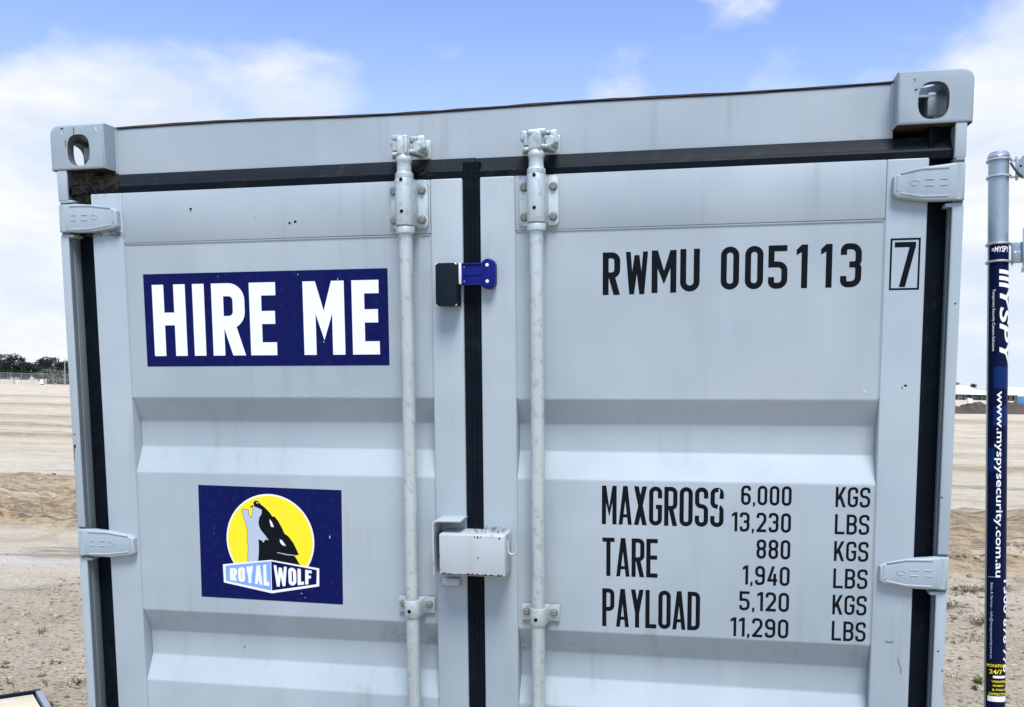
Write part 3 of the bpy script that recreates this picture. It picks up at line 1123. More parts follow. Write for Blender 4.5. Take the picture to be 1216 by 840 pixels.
# ---- lock box and its shroud
mb = MB()
b = bmesh.new()
lb = [(-.0705, 1.1310), (.0905, 1.1310), (.0925, 1.1335), (.0925, 1.2320), (-.0705, 1.2320)]
mb.box(-.0708, .0925, -.0705, .0112, 1.1305, 1.2325, .0045, 0, 3)
mb.build('lock_box', [LOCKP], door_r, label='off-white steel lock box with rust along its lower edge')
mb = MB()
K = [(-.0890, 1.128), (-.0848, 1.128), (-.0848, 1.2535), (-.0825, 1.2570), (-.0790, 1.2590), (-.0180, 1.2600), (-.0180, 1.2642), (-.0800, 1.2635), (-.0860, 1.2605), (-.0890, 1.2550)]
mb.prism(K, 'xz', -.063, .0115, .001)
mb.build('lock_shroud', [LOCKP], door_l)
mb = MB()
mb.box(-.0810, -.0370, -.008, .0112, 1.0865, 1.1075, .002)
mb.box(-.0800, -.0380, -.0095, -.006, 1.0885, 1.1030, .001)
mb.build('lock_stub', [LOCKP], door_l)
mb = MB()
hk = [(.0905, -.035, 1.2230), (.0925, -.036, 1.205)]
for k in range(11):
    a = math.pi + math.pi * k / 10
    hk.append((.1030 + .0105 * math.cos(a), -.036, 1.1905 + .0105 * math.sin(a)))
hk.append((.1135, -.036, 1.2000))
mb.tube(hk, .0027, 8)
mb.build('padlock_hook', [LOCKP], door_r)

# ---- stickers and stencilled lettering
SY = PY - .0006
mb = MB()
mb.box(-.8755, -.2140, SY, PY + .0002, 1.6365, 1.8738, 0, 0)
Z0, Z1 = 1.6635, 1.8462
gl = [('H', -.8520, -.7590), ('I', -.7392, -.7058), ('R', -.6860, -.5955), ('E', -.5820, -.5105), ('M', -.4372, -.3282), ('E', -.3082, -.2378)]
put_glyphs(mb, SY - .0004, [(c, a, b_, Z0, Z1, .178) for c, a, b_ in gl], 1)
mb.build('slogan_sticker', [NAVY, WHITEP], door_l, False, label='navy sticker with large white slogan')

W_THROAT = [(-0.6246,1.2623), (-0.6187,1.2652), (-0.6068,1.2637), (-0.6063,1.2529), (-0.6001,1.2414), (-0.5960,1.2478), (-0.5941,1.2711), (-0.5897,1.2735), (-0.5780,1.2693), (-0.5687,1.2650), (-0.5701,1.2538), (-0.5766,1.2447), (-0.5795,1.2311), (-0.5776,1.2199), (-0.5732,1.2111), (-0.5618,1.1979), (-0.5527,1.1856), (-0.5622,1.1866), (-0.5673,1.1784), (-0.5728,1.1845), (-0.5813,1.1861), (-0.5806,1.1680), (-0.5818,1.1499), (-0.5846,1.1281), (-0.6126,1.1239), (-0.6129,1.1398), (-0.6098,1.1671), (-0.6126,1.1806), (-0.6103,1.2032), (-0.6132,1.2257), (-0.6197,1.2413)]
W_HEAD = [(-0.5918,1.2824), (-0.5897,1.2865), (-0.5858,1.2888), (-0.5796,1.2885), (-0.5728,1.2806), (-0.5613,1.2719), (-0.5476,1.2588), (-0.5399,1.2479), (-0.5338,1.2480), (-0.5247,1.2371), (-0.5137,1.2172), (-0.5080,1.2040), (-0.4979,1.1976), (-0.4843,1.1801), (-0.4756,1.1624), (-0.4704,1.1491), (-0.4831,1.1473), (-0.4764,1.1377), (-0.4707,1.1267), (-0.4616,1.1180), (-0.5486,1.1320), (-0.5846,1.1276), (-0.5818,1.1499), (-0.5806,1.1680), (-0.5818,1.1851), (-0.5728,1.1845), (-0.5673,1.1784), (-0.5622,1.1866), (-0.5527,1.1856), (-0.5618,1.1979), (-0.5732,1.2111), (-0.5776,1.2199), (-0.5795,1.2311), (-0.5766,1.2447), (-0.5701,1.2538), (-0.5687,1.2650), (-0.5780,1.2697), (-0.5898,1.2712)]
W_EAR = [(-0.5218,1.1888), (-0.5148,1.1858), (-0.5049,1.1713), (-0.5152,1.1737), (-0.5207,1.1798)]
W_EYE = [(-0.5482,1.2409), (-0.5423,1.2344), (-0.5367,1.2206), (-0.5443,1.2209), (-0.5476,1.2320)]
W_NOSE = [(-0.5845,1.2848), (-0.5811,1.2862), (-0.5771,1.2814), (-0.5804,1.2800)]
W_MUZZLE = [(-0.6013,1.2719), (-0.5939,1.2774), (-0.5931,1.2734), (-0.5999,1.2705)]
W_LINE = [(-0.5302,1.1543), (-0.5019,1.1499), (-0.4821,1.1487), (-0.4822,1.1469), (-0.5029,1.1476), (-0.5302,1.1525)]
W_BWHITE = [(-0.6845,1.1168), (-0.6464,1.1218), (-0.5485,1.1334), (-0.4153,1.1156), (-0.4167,1.0684), (-0.5486,1.0445), (-0.6837,1.0683)]
W_BBLUE = [(-0.6773,1.1134), (-0.5496,1.1297), (-0.5502,1.0517), (-0.6771,1.0731)]
W_BNAVY = [(-0.5477,1.1298), (-0.4219,1.1113), (-0.4241,1.0735), (-0.5483,1.0518)]
W_ROYAL = [(-0.6650,1.1070), (-0.5547,1.1214), (-0.5550,1.0633), (-0.6659,1.0754)]
W_WOLFT = [(-0.5414,1.1201), (-0.4360,1.1090), (-0.4381,1.0734), (-0.5398,1.0621)]
mb = MB()
mb.prism([(-.7460, 1.3268), (-.7500, 1.0272), (-.3535, 1.0228), (-.3492, 1.3208)], 'xz', SY, PY + .0002)
yy = SY - .0002


def disc(cx, cz, r, n=72):
    return [(cx + r * math.cos(2 * math.pi * k / n), cz + r * math.sin(2 * math.pi * k / n)) for k in range(n)]


CC = (-.5490, 1.1845)
mb.poly(disc(*CC, .1222), yy, 1)
mb.poly(disc(*CC, .1180), yy - .0001, 2)
mb.poly(W_HEAD, yy - .0002, 3)
for qd in ribbon([Vector(p) for p in W_THROAT], .0022, True):
    mb.poly([tuple(p) for p in qd], yy - .0003, 3)
mb.poly(W_THROAT, yy - .0004, 4)
for P_ in (W_EAR, W_EYE):
    mb.poly(P_, yy - .0004, 1)
for P_ in (W_NOSE, W_LINE):
    mb.poly(P_, yy - .0004, 4)
mb.poly(W_MUZZLE, yy - .0005, 3)
mb.poly(W_BWHITE, yy - .0006, 1)
mb.poly(W_BBLUE, yy - .0007, 5)
mb.poly(W_BNAVY, yy - .0007, 0)


def quad_warp(Q):
    tl, tr, br, bl = [Vector(p) for p in Q]

    def f(x, z):
        p = (bl * (1 - x) + br * x) * (1 - z) + (tl * (1 - x) + tr * x) * z
        return (p.x, p.y)
    return f


class _W:
    pass


def warped_word(s, Q, t, y, mi, widths):
    wp = quad_warp(Q)
    asp = ((Vector(Q[1]) - Vector(Q[0])).length) / ((Vector(Q[0]) - Vector(Q[3])).length * .5 + (Vector(Q[1]) - Vector(Q[2])).length * .5)
    put_glyphs(mb, y, word(s, 0, asp, 0, 1, t, .16, widths), mi, lambda x, z: wp(x / asp, z))


warped_word('ROYAL', W_ROYAL, .20, yy - .0008, 1, {'L': .8, 'Y': 1.05, 'A': 1.1})
warped_word('WOLF', W_WOLFT, .20, yy - .0008, 1, {'W': 1.65, 'L': .8, 'F': .8})
mb.build('emblem_sticker', [NAVY, WHITEP, YELLOW, BLACKP, GREYV, LBLUE], door_l, False, label='navy sticker with howling wolf before a yellow moon')

mb = MB()
ty = PY - .0003
Z0, Z1 = 1.8020, 1.9000
it = [('R', .3150, .3560, 1.7985, 1.8970, .142), ('W', .3690, .4205, 1.799, 1.8970, .135), ('M', .4290, .4860, 1.801, 1.8985, .142), ('U', .4945, .5390, 1.803, 1.9000, .142)]
put_glyphs(mb, ty, it)
mb.build('owner_code', [BLACKP], door_r, False, label='four black stencilled letters on the right door')
mb = MB()
it = []
for c, a, b_ in (('0', .5865, .6275), ('0', .6405, .6810), ('5', .6920, .7345), ('1', .7535, .7780), ('1', .8065, .8310), ('3', .8490, .8940)):
    it.append((c, a, b_, 1.8055, 1.9025, .138))
put_glyphs(mb, ty, it)
mb.build('serial_number', [BLACKP], door_r, False, label='six black stencilled digits on the right door')
mb = MB()
fy = FY - .0003
x0, x1, z0, z1, t = .9528, 1.0160, 1.7970, 1.9100, .0042
for q in ([(x0, z0), (x1, z0), (x1, z0 + t), (x0, z0 + t)], [(x0, z1 - t), (x1, z1 - t), (x1, z1), (x0, z1)],
          [(x0, z0 + t), (x0 + t, z0 + t), (x0 + t, z1 - t), (x0, z1 - t)], [(x1 - t, z0 + t), (x1, z0 + t), (x1, z1 - t), (x1 - t, z1 - t)]):
    mb.poly(q, fy)
put_glyphs(mb, fy, [('7', .9622, 1.0065, 1.8035, 1.9015, .115)])
mb.build('check_digit', [BLACKP], door_r, False, label='black seven inside a thin black rectangle')
mb = MB()
put_glyphs(mb, ty, word('MAXGROSS', .3145, .6020, 1.2515, 1.3455, .108, .16, {'M': 1.15, 'A': 1.02, 'X': 1.0}))
put_glyphs(mb, ty, word('TARE', .3160, .4490, 1.1240, 1.2185, .108, .14, {'A': 1.05}))
put_glyphs(mb, ty, word('PAYLOAD', .3160, .5505, .9985, 1.0930, .108, .14, {'A': 1.05, 'Y': 1.05, 'L': .9}))
for s, a, z in (('6,000', .6415, 1.3060), ('13,230', .6210, 1.2425), ('880', .6790, 1.1790), ('1,940', .6480, 1.1155), ('5,120', .6420, 1.0530), ('11,290', .6220, .9890)):
    put_glyphs(mb, ty, word(s, a, .7557, z, z + .0462, .140, .24, {',': .22, '1': .58}))
for i, z in enumerate((1.3060, 1.2425, 1.1795, 1.1150, 1.0525, .9900)):
    put_glyphs(mb, ty, word(('KGS', 'LBS')[i % 2], .8535, .9292, z, z + .0468, .128, .18, {'L': .95}))
mb.build('weight_table', [BLACKP], door_r, False, label='black stencilled table of weights on the right door')

# worn paint marks and scuffs
rnd = random.Random(11)
for door, pts in ((door_l, [(-.7315, 2.0335), (-.4650, 1.9905), (-.4500, 1.9930)]), (door_r, [(.995, 1.585)])):
    for x, z in pts:
        mb = MB()
        n = 9
        yv = (FY if z > 1.955 or abs(x) > .943 else PY) - .0002
        mb.poly([(x + rnd.uniform(.0022, .0042) * math.cos(6.283 * k / n), z + rnd.uniform(.0022, .0042) * math.sin(6.283 * k / n)) for k in range(n)], yv)
        mb.build('paint_chip', [BLACKP], door, False)
mb = MB()
sc = [(.5905 + .0012 * math.sin(k * 1.3), 1.342 - .0070 * k * .8) for k in range(11)]
for q in ribbon([Vector(p) for p in sc], .0030):
    mb.poly([tuple(p) for p in q], PY - .0007)
mb.build('scratch', [GREYV], door_r, False, label='pale scratch through the last letter of the top word')
mb = MB()
sc = [(1.001, .9585), (1.0015, .951), (1.003, .944), (1.0075, .935), (1.009, .925), (1.009, .919)]
for q in ribbon([Vector(p) for p in sc], .0014):
    mb.poly([tuple(p) for p in q], FY - .0002)
mb.build('scratch', [RUSTY], door_r, False)
mb = MB()
sc = [(.972, .996), (.976, .993), (.982, .9925), (.987, .994), (.990, .9965)]
for q in ribbon([Vector(p) for p in sc], .0022):
    mb.poly([tuple(p) for p in q], FY - .0002)
mb.build('scratch', [RUSTY], door_r, False)

# dusty cobwebs under the left casting, at the cams and by the lock box
def webs(name, boxes, mat, n, r, parent, curl=.02, seed=1):
    rn = random.Random(seed)
    V, F = [], []
    for bx_ in boxes:
        for k in range(n):
            p = Vector((rn.uniform(bx_[0], bx_[1]), rn.uniform(bx_[2], bx_[3]), rn.uniform(bx_[4], bx_[5])))
            d = Vector((rn.gauss(0, 1), rn.gauss(0, .5), rn.gauss(0, 1))).normalized()
            w = rn.uniform(.6, 1.3) * r
            prev = None
            for s in range(5):
                sidev = d.cross(Vector((.2, 1, .1))).normalized() * w
                i = len(V)
                V += [tuple(p - sidev), tuple(p + sidev), tuple(p + Vector((0, -w, 0)))]
                if prev is not None:
                    for a in range(3):
                        F.append((prev + a, prev + (a + 1) % 3, i + (a + 1) % 3, i + a))
                prev = i
                p = p + d * curl * rn.uniform(.2, .5)
                d = (d + Vector((rn.gauss(0, .6), rn.gauss(0, .3), rn.gauss(0, .6)))).normalized()
    o = raw_mesh(name, V, F, mat, parent)
    o['kind'] = 'stuff'
    return o


webs('cobweb_dust', [(-1.064, -1.018, .012, .030, 2.068, 2.132), (-1.03, -.965, .016, .045, 2.090, 2.134), (-.985, -.935, .014, .035, 2.090, 2.118)], DARK_BROWN, 210, .0005, box_root, .016, 4)
MB().box(-1.0755, -1.0132, .030, .050, 2.060, 2.141, .004).build('dust_cake', [DARK_BROWN], box_root)
webs('cobweb', [(-.196, -.176, -.02, .02, 2.07, 2.13), (-.125, -.108, -.01, .02, 2.07, 2.13), (.118, .142, -.01, .02, 2.06, 2.11)], DARK_BROWN, 30, .0003, hdr, .022, 5)
webs('cobweb', [(.0, .085, -.05, .0, 1.2325, 1.2375)], DARK_BROWN, 60, .0005, door_r, .008, 8)
webs('cobweb', [(-.96, -.93, .006, .012, 1.975, 1.985), (-1.02, -.985, -.004, .012, 1.974, 1.982)], DARK_BROWN, 40, .0004, door_l, .010, 9)


# ------------------------------------------------------------------ security sensor clamped over the door gap
def on_box(x, y, z):
    return RT @ Matrix.Translation((x, y, z))


S0 = (-.054, .012, 1.7775)
sens = empty('door_sensor', on_box(*S0), 'small dark door sensor box with cobalt blue bracket across the centre seal', 'sensor')


def loc(mbuild, name, mats, **kw):
    bmesh.ops.translate(mbuild.bm, vec=(-S0[0], -S0[1], -S0[2]), verts=mbuild.bm.verts)
    return mbuild.build(name, mats, sens, **kw)


loc(MB().box(-.0785, -.0265, -.024, .0118, 1.7775, 1.8785, .003, 0, 3), 'housing', [SENSOR])
lidp = [(-.0795, 1.7835), (-.0735, 1.7775), (-.0345, 1.7775), (-.0285, 1.7835), (-.0285, 1.8730), (-.0345, 1.8785), (-.0735, 1.8785), (-.0795, 1.8730)]
loc(MB().prism(lidp, 'xz', -.0310, -.0242, .0012), 'lid', [SENSOR])
for x, z in ((-.0765, 1.7805), (-.0312, 1.7805), (-.0765, 1.8760), (-.0312, 1.8760)):
    loc(MB().lathe((x, -.0255, z), [(.0028, .002), (.0028, -.0015), (.0018, -.0022)], 'y', 12), 'lid_screw', [WHITEP])
loc(MB().box(-.0262, -.0205, -.0160, .0118, 1.8290, 1.8785, .001), 'white_spacer', [WHITEP])
mb = MB()
mb.box(-.0200, .0300, -.0100, -.0035, 1.8260, 1.8790, .0015)
mb.box(-.0195, .0280, -.0135, -.0095, 1.8745, 1.8785, .001)
mb.box(-.0195, .0280, -.0135, -.0095, 1.8265, 1.8305, .001)
mb.box(-.0150, .0280, -.0125, -.0095, 1.8500, 1.8525, .0008)
loc(mb, 'bracket_arm', [BLUEP])
mb = MB()
pl = []
for cz, a0 in ((1.8705, 0), (1.8345, 180)):
    for k in range(13):
        a = rad(a0 + 15 * k)
        pl.append((.0440 + .0178 * math.cos(a), cz + .0178 * math.sin(a)))
mb.prism(pl, 'xz', -.0105, .0118, .003, 0, 3, False)
inner = [(.0440 + (p[0] - .0440) * .52, 1.8525 + (p[1] - 1.8525) * .74) for p in pl]
for q in ribbon([Vector(p) for p in pl[::1]], .002, True):
    pass
mb.tube([(.0440 + (p[0] - .044) * .62, -.0107, 1.8525 + (p[1] - 1.8525) * .80) for p in pl + pl[:1]], .0011, 6)
loc(mb, 'mounting_plate', [BLUEP])
for z in (1.8728, 1.8345):
    loc(MB().lathe((.0425, -.0105, z), [(.0042, .002), (.0042, -.0010), (.0030, -.0020)], 'y', 14), 'mounting_screw', [WHITEP])
for z in (1.8690, 1.8350):
    loc(MB().lathe((-.0140, -.0100, z), [(.0022, .002), (.0022, -.0008), (.0014, -.0014)], 'y', 10), 'arm_rivet', [ZINC])

# ------------------------------------------------------------------ camera pole on the right
PB = Vector((1.64573, 1.46774, 0.0))
PAX = Vector((-0.02744, 0.07330, 0.99693)).normalized()
PLEN = 2.526
toc = (Vector(CP) - (PB + PAX * 1.4))
yax = -(toc - PAX * toc.dot(PAX)).normalized()
xax = yax.cross(PAX).normalized()
PM = Matrix(((xax.x, yax.x, PAX.x, PB.x), (xax.y, yax.y, PAX.y, PB.y), (xax.z, yax.z, PAX.z, PB.z), (0, 0, 0, 1)))
pole = empty('camera_pole', PM, 'galvanised steel pole wrapped in a navy printed sleeve, standing right of the container', 'pole')
PR = 0.0358
MB().lathe((0, 0, 0), [(PR, -.3), (PR, PLEN - .010), (PR * 1.0, PLEN - .008), (PR * .93, PLEN), (PR * .5, PLEN + .004)], 'z', 40).build('shaft', [STEEL], pole)
MB().lathe((0, 0, 0), [(PR + .0006, PLEN - .016), (PR + .0035, PLEN - .013), (PR + .0035, PLEN - .006), (PR * .9, PLEN + .003), (PR * .4, PLEN + .006)], 'z', 40).build('end_cap', [CHROME], pole)


def arc_patch(mb, a0, a1, z0, z1, r, mi=0, n=26):
    vs = []
    for k in range(n + 1):
        a = a0 + (a1 - a0) * k / n
        vs.append([mb.bm.verts.new((r * math.sin(a), -r * math.cos(a), z)) for z in (z0, z1)])
    for k in range(n):
        f = mb.bm.faces.new((vs[k][0], vs[k + 1][0], vs[k + 1][1], vs[k][1]))
        f.material_index = mi


SL = PR + .0012
A0, A1 = rad(-52), rad(250)
mb = MB()
arc_patch(mb, A0, A1, .620, 2.179, SL, 0, 40)
arc_patch(mb, A0, A1, .02, .468, SL, 0, 40)
arc_patch(mb, A0, A1, .468, .620, SL, 1, 40)
arc_patch(mb, rad(-18), rad(75), 1.640, 1.722, SL + .0002, 2, 14)
arc_patch(mb, rad(-18), rad(75), 1.500, 1.575, SL + .0002, 2, 14)
arc_patch(mb, rad(-52), rad(-8), 1.330, 1.420, SL + .0002, 2, 8)
sleeve = mb.build('printed_sleeve', [SLEEVE, SLEEVE_K, SLEEVE_B], pole)


def text_mesh(s, bold=0.0, shear=0.0):
    cu = bpy.data.curves.new('t', 'FONT')
    cu.body = s
    cu.size = 1.0
    cu.offset = bold
    cu.shear = shear
    cu.resolution_u = 3
    o = bpy.data.objects.new('t', cu)
    COL.objects.link(o)
    dg = bpy.context.evaluated_depsgraph_get()
    me = bpy.data.meshes.new_from_object(o.evaluated_get(dg))
    bpy.data.objects.remove(o)
    return me


def wrap_text(name, s, mat, down=True, a_base=0.0, size=.03, z_top=2.0, length=None, bold=0.0, shear=0.0, a_left=None):
    """prints text on the sleeve; down: reads downwards with letter tops to the right"""
    me = text_mesh(s, bold, shear)
    b = bmesh.new()
    b.from_mesh(me)
    bpy.data.meshes.remove(me)
    xs = [v.co.x for v in b.verts]
    x0, x1 = min(xs), max(xs)
    cut_axis = 1 if down else 0
    lo = min(v.co[cut_axis] for v in b.verts)
    hi = max(v.co[cut_axis] for v in b.verts)
    step = .0035 / size
    c = lo + step
    while c < hi:
        no = (0, 1, 0) if down else (1, 0, 0)
        co = (0, c, 0) if down else (c, 0, 0)
        bmesh.ops.bisect_plane(b, geom=b.verts[:] + b.edges[:] + b.faces[:], plane_co=co, plane_no=no)
        c += step
    kx = size if length is None else length / (x1 - x0)
    r = SL + .0009
    for v in b.verts:
        u, w = (v.co.x - x0) * kx, v.co.y * size
        if down:
            a, z = a_base + w / r, z_top - u
        else:
            a, z = a_left + u / r, z_top + w
        v.co = (r * math.sin(a), -r * math.cos(a), z)
    bmesh.ops.recalc_face_normals(b, faces=b.faces)
    mb2 = MB()
    mb2._merge(b, 0)
    mb2.build(name, [mat], sleeve, False)


wrap_text('web_address', 'www.myspysecurity.com.au', WHITEP, True, rad(2), .0335, 1.630, .695, .012)
for s_, z_, l_ in (('1300', .925, .125), ('878', .780, .092), ('776', .668, .088)):
    wrap_text('phone_number', s_, WHITEP, True, rad(50), .040, z_, l_, .015)
wrap_text('service_line', 'Sales & Service - info@myspysecurity.com.au', GREYV, True, rad(-24), .0125, .915, .285, .004)
wrap_text('tag_line', 'Temporary Security Camera Solutions', WHITEP, True, rad(-26), .0135, 2.012, .232, .004)
wrap_text('brand_name', 'YSPY', WHITEP, True, rad(14), .062, 2.014, .290, .020, .18)
mb = MB()
for k in range(3):
    z = 2.085 - k * .0245
    n = 10
    vs = []
    for q in range(n + 1):
        a = rad(8) + rad(72) * q / n
        zz = z - .006 * q / n
        vs.append([mb.bm.verts.new(((SL + .0009) * math.sin(a), -(SL + .0009) * math.cos(a), zz - d)) for d in (0, .015)])
    for q in range(n):
        mb.bm.faces.new((vs[q][0], vs[q + 1][0], vs[q + 1][1], vs[q][1]))
mb.build('brand_bars', [WHITEP], sleeve, False)
wrap_text('brand_band', '=MYSPY', WHITEP, False, 0, .030, 2.150, .066, .022, .15, a_left=rad(-34))
for s, z, h, al, ln in (('MONITORED', .599, .015, -46, .090), ('24/7', .574, .022, -28, .047), ('VERIFIED', .5415, .0105, -16, .062), ('HUMAN', .5265, .0105, -8, .042), ('& POLICE', .5110, .0105, -12, .058), ('DETECTION', .4940, .0125, -30, .078)):
    wrap_text('alert_text', s, YTXT, False, 0, h, z, ln, .016, 0, rad(al))
mb = MB()
arc_patch(mb, rad(-8), rad(70), .558, .567, SL + .0008, 0, 12)
mb.build('white_panel', [WHITEP], sleeve, False)
mb = MB()
arc_patch(mb, rad(-38), rad(80), .470, .490, SL + .0008, 0, 14)
mb.build('white_panel', [WHITEP], sleeve, False)
mb = MB()
arc_patch(mb, rad(-40), rad(12), .9345, .9360, SL + .0008, 0, 12)
mb.build('thin_rule', [GREYV], sleeve, False)

# clamps and brackets
for z in (2.500, 2.437, 2.184, 2.117):
    pts = []
    for k in range(25):
        a = rad(-140 + 280 * k / 24)
        pts.append(((PR + .0052) * math.sin(a) * 1.0, -(PR + .0052) * math.cos(a), z))
    pts = [(.088, pts[-1][1] * .2 + .012, z)] + [(.045, .018, z)] + pts[::-1][3:] + [(-.01, .048, z)]
    MB().tube([(x, y, z_) for x, y, z_ in pts], .0042, 8).build('clamp_ring', [CHROME], pole)
mb = MB()
mb.prism([(.058, 2.440), (.062, 2.475), (.078, 2.506), (.112, 2.520), (.150, 2.515), (.160, 2.43), (.120, 2.425), (.075, 2.425)], 'xz', -.006, .004, .0015)
mb.box(.056, .066, -.006, .045, 2.43, 2.51, .002)
for x, z in ((.074, 2.470), (.090, 2.470), (.106, 2.470)):
    mb.lathe((x, -.0062, z), [(.0042, .0), (.0042, -.0008), (.004, -.0009)], 'y', 12, 1)
mb.build('upper_bracket', [STEEL, BLACKP], pole)
mb = MB()
mb.box(.046, .084, -.008, .006, 2.110, 2.186, .002)
mb.box(.044, .052, -.008, .045, 2.110, 2.186, .002)
for x, z in ((.058, 2.150), (.071, 2.150)):
    mb.lathe((x, -.0085, z), [(.0045, .0), (.0045, -.0008), (.004, -.0009)], 'y', 12, 1)
mb.build('lower_bracket', [STEEL, WHITEP], pole)
mb = MB()
mb.box(.082, .40, -.030, .03, 2.085, 2.235, .004, 0, 2)
mb.box(.078, .40, -.033, .034, 2.078, 2.090, .003, 0, 2)
mb.box(.088, .40, -.0315, .0, 2.10, 2.225, .001, 1, 2)
mb.build('equipment_box', [CHROME, ALU], pole)
MB().lathe((.30, 0, 2.545), [(.01, .05), (.07, .045), (.085, .0), (.075, -.045), (.03, -.075)], 'z', 24).build('camera_dome', [WHITEP], pole)
MB().tube([(.15, 0, 2.47), (.22, 0, 2.50), (.30, 0, 2.55)], .012, 10).build('camera_arm', [STEEL], pole)
MB().tube([(.040, -.01, 2.485), (.052, -.012, 2.462), (.070, -.012, 2.436), (.095, .01, 2.42), (.13, .02, 2.44)], .0042, 8).build('cable', [CABLE], pole)
MB().tube([(.092, -.01, 2.545), (.10, -.012, 2.552), (.115, -.01, 2.548), (.13, 0, 2.555), (.16, 0, 2.55), (.22, 0, 2.53)], .005, 8).build('cable', [CABLE], pole)
MB().box(-.16, .16, -.16, .16, -.03, -.018 + .035, .003).build('base_plate', [STEEL], pole)

# ------------------------------------------------------------------ framed board lying at lower left
A_ = Vector((-2.916, 1.842))
B_ = Vector((-2.786, 1.975))
ux = (A_ - B_).normalized()
uy = Vector((-ux.y, ux.x))
if uy.dot(Vector((-2.56, 1.737)) - B_) < 0:
    uy = -uy
gz = ground_z(-2.9, 1.8) + 0.004
hB = 0.045
Bc = Vector((0.5194, -2.3572)) + (B_ - Vector((0.5194, -2.3572))) * (1 - (gz + hB) / 1.6109)
bm4 = Matrix(((ux.x, uy.x, 0, Bc.x), (ux.y, uy.y, 0, Bc.y), (0, 0, 1, gz), (0, 0, 0, 1)))
if bm4.to_3x3().determinant() < 0:
    pass
board = empty('framed_board', bm4, 'flat cream board in a dark and silver metal frame, lying on dirt at lower left', 'board')
Wd, Hd = 1.0, .66
MB().box(.0, Wd, .0, Hd, .0, .012).build('backing', [SENSOR], board)
for nm, bx in (('frame_rail', (-.0, Wd, 0, .026)), ('frame_rail', (-.0, Wd, Hd - .026, Hd)), ('frame_rail', (0, .026, .0262, Hd - .0262)), ('frame_rail', (Wd - .026, Wd, .0262, Hd - .0262))):
    MB().box(bx[0], bx[1], bx[2], bx[3], .0122, hB, .002, 0, 2).build(nm, [ALU if not (bx[0] == 0 and bx[2] == 0 and bx[1] == Wd) else SENSOR], board)
MB().box(.040, Wd - .04, .040, Hd - .04, .0122, .034, .001).build('face_sheet', [CREAM], board)
mb = MB()
mb.bm = bmesh.new()
pts = [(.18 + .05 * math.cos(k * .42), .10 + .028 * math.sin(k * .42), .0345) for k in range(15)]
f = mb.bm.faces.new([mb.bm.verts.new(p) for p in pts])
mb.build('printed_mark', [plain_mat('faded_mauve_print', (0.66, 0.56, 0.52), .5)], board, False)


# ------------------------------------------------------------------ weeds, clods, twigs
def scatter_points(n, region, seed, reject=None):
    rn = random.Random(seed)
    out = []
    while len(out) < n:
        x, y = rn.uniform(region[0], region[1]), rn.uniform(region[2], region[3])
        if abs(x) < 1.2 and -.1 < y < 2.6:
            continue
        if reject and reject(x, y, rn):
            continue
        out.append((x, y))
    return out


def clods():
    rn = random.Random(21)
    base = []
    V, F = [], []
    ico = bmesh.new()
    bmesh.ops.create_icosphere(ico, subdivisions=1, radius=1)
    iv = [v.co.copy() for v in ico.verts]
    ifc = [[v.index for v in f.verts] for f in ico.faces]
    ico.free()
    pts = [(p, 1.0) for p in scatter_points(1500, (-7, -1.3, .3, 9), 31)] + [(p, 1.0) for p in scatter_points(1900, (1.3, 5.5, 1.5, 9), 32)]
    pts += [(p, 1.25) for p in scatter_points(4200, (1.4, 4.5, 2.2, 7), 35)] + [(p, 1.25) for p in scatter_points(3600, (-4.5, -1.4, .8, 4.6), 36)]
    pts += [(p, 2.6) for p in scatter_points(2600, (-13, -3, 6.8, 11.6), 33)] + [(p, 2.2) for p in scatter_points(1300, (2, 8, 6.5, 9), 34)]
    P = np.array([p for p, _ in pts])
    H = terrain(P[:, 0], P[:, 1])[0]
    for ((x, y), k), h in zip(pts, H):
        s = (.0030 + .013 * rn.random() ** 5) * k
        sx, sy, sz = s * rn.uniform(.7, 1.5), s * rn.uniform(.7, 1.3), s * rn.uniform(.4, .8)
        a = rn.uniform(0, 6.28)
        i = len(V)
        for v in iv:
            q = v * rn.uniform(.55, 1.3)
            X, Y = q.x * sx, q.y * sy
            V.append((x + X * math.cos(a) - Y * math.sin(a), y + X * math.sin(a) + Y * math.cos(a), h + q.z * sz + sz * .2))
        F += [[j + i for j in f] for f in ifc]
    oc = raw_mesh('soil_clods', V, F, [CLOD, CLOD_D], None, False, label='small dry clods and crumbs of soil strewn over the dirt', cat='soil', kind='stuff')
    mi_ = np.repeat(np.random.RandomState(3).rand(len(pts)) < .5, 20).astype(np.int32)
    oc.data.polygons.foreach_set('material_index', mi_)


clods()


def blades(V, F, x, y, h0, n, ht, spread, rn, width=.004, droop=.5):
    for k in range(n):
        a = rn.uniform(0, 6.28)
        r0 = rn.uniform(0, spread * .35)
        p = Vector((x + r0 * math.cos(a), y + r0 * math.sin(a), h0 - .005))
        ln = ht * rn.uniform(.5, 1.1)
        out = rn.uniform(.1, 1.0) * spread
        dirx = Vector((math.cos(a + rn.uniform(-.5, .5)), math.sin(a + rn.uniform(-.5, .5)), 0))
        w = width * rn.uniform(.6, 1.3)
        sd = Vector((-dirx.y, dirx.x, 0)) * w
        i = len(V)
        m = p + dirx * out * .5 + Vector((0, 0, ln * .75))
        e = p + dirx * out + Vector((0, 0, ln * (1 - droop * rn.random())))
        V += [tuple(p - sd), tuple(p + sd), tuple(m + sd * .8), tuple(m - sd * .8), tuple(e)]
        F += [(i, i + 1, i + 2, i + 3), (i + 3, i + 2, i + 4)]


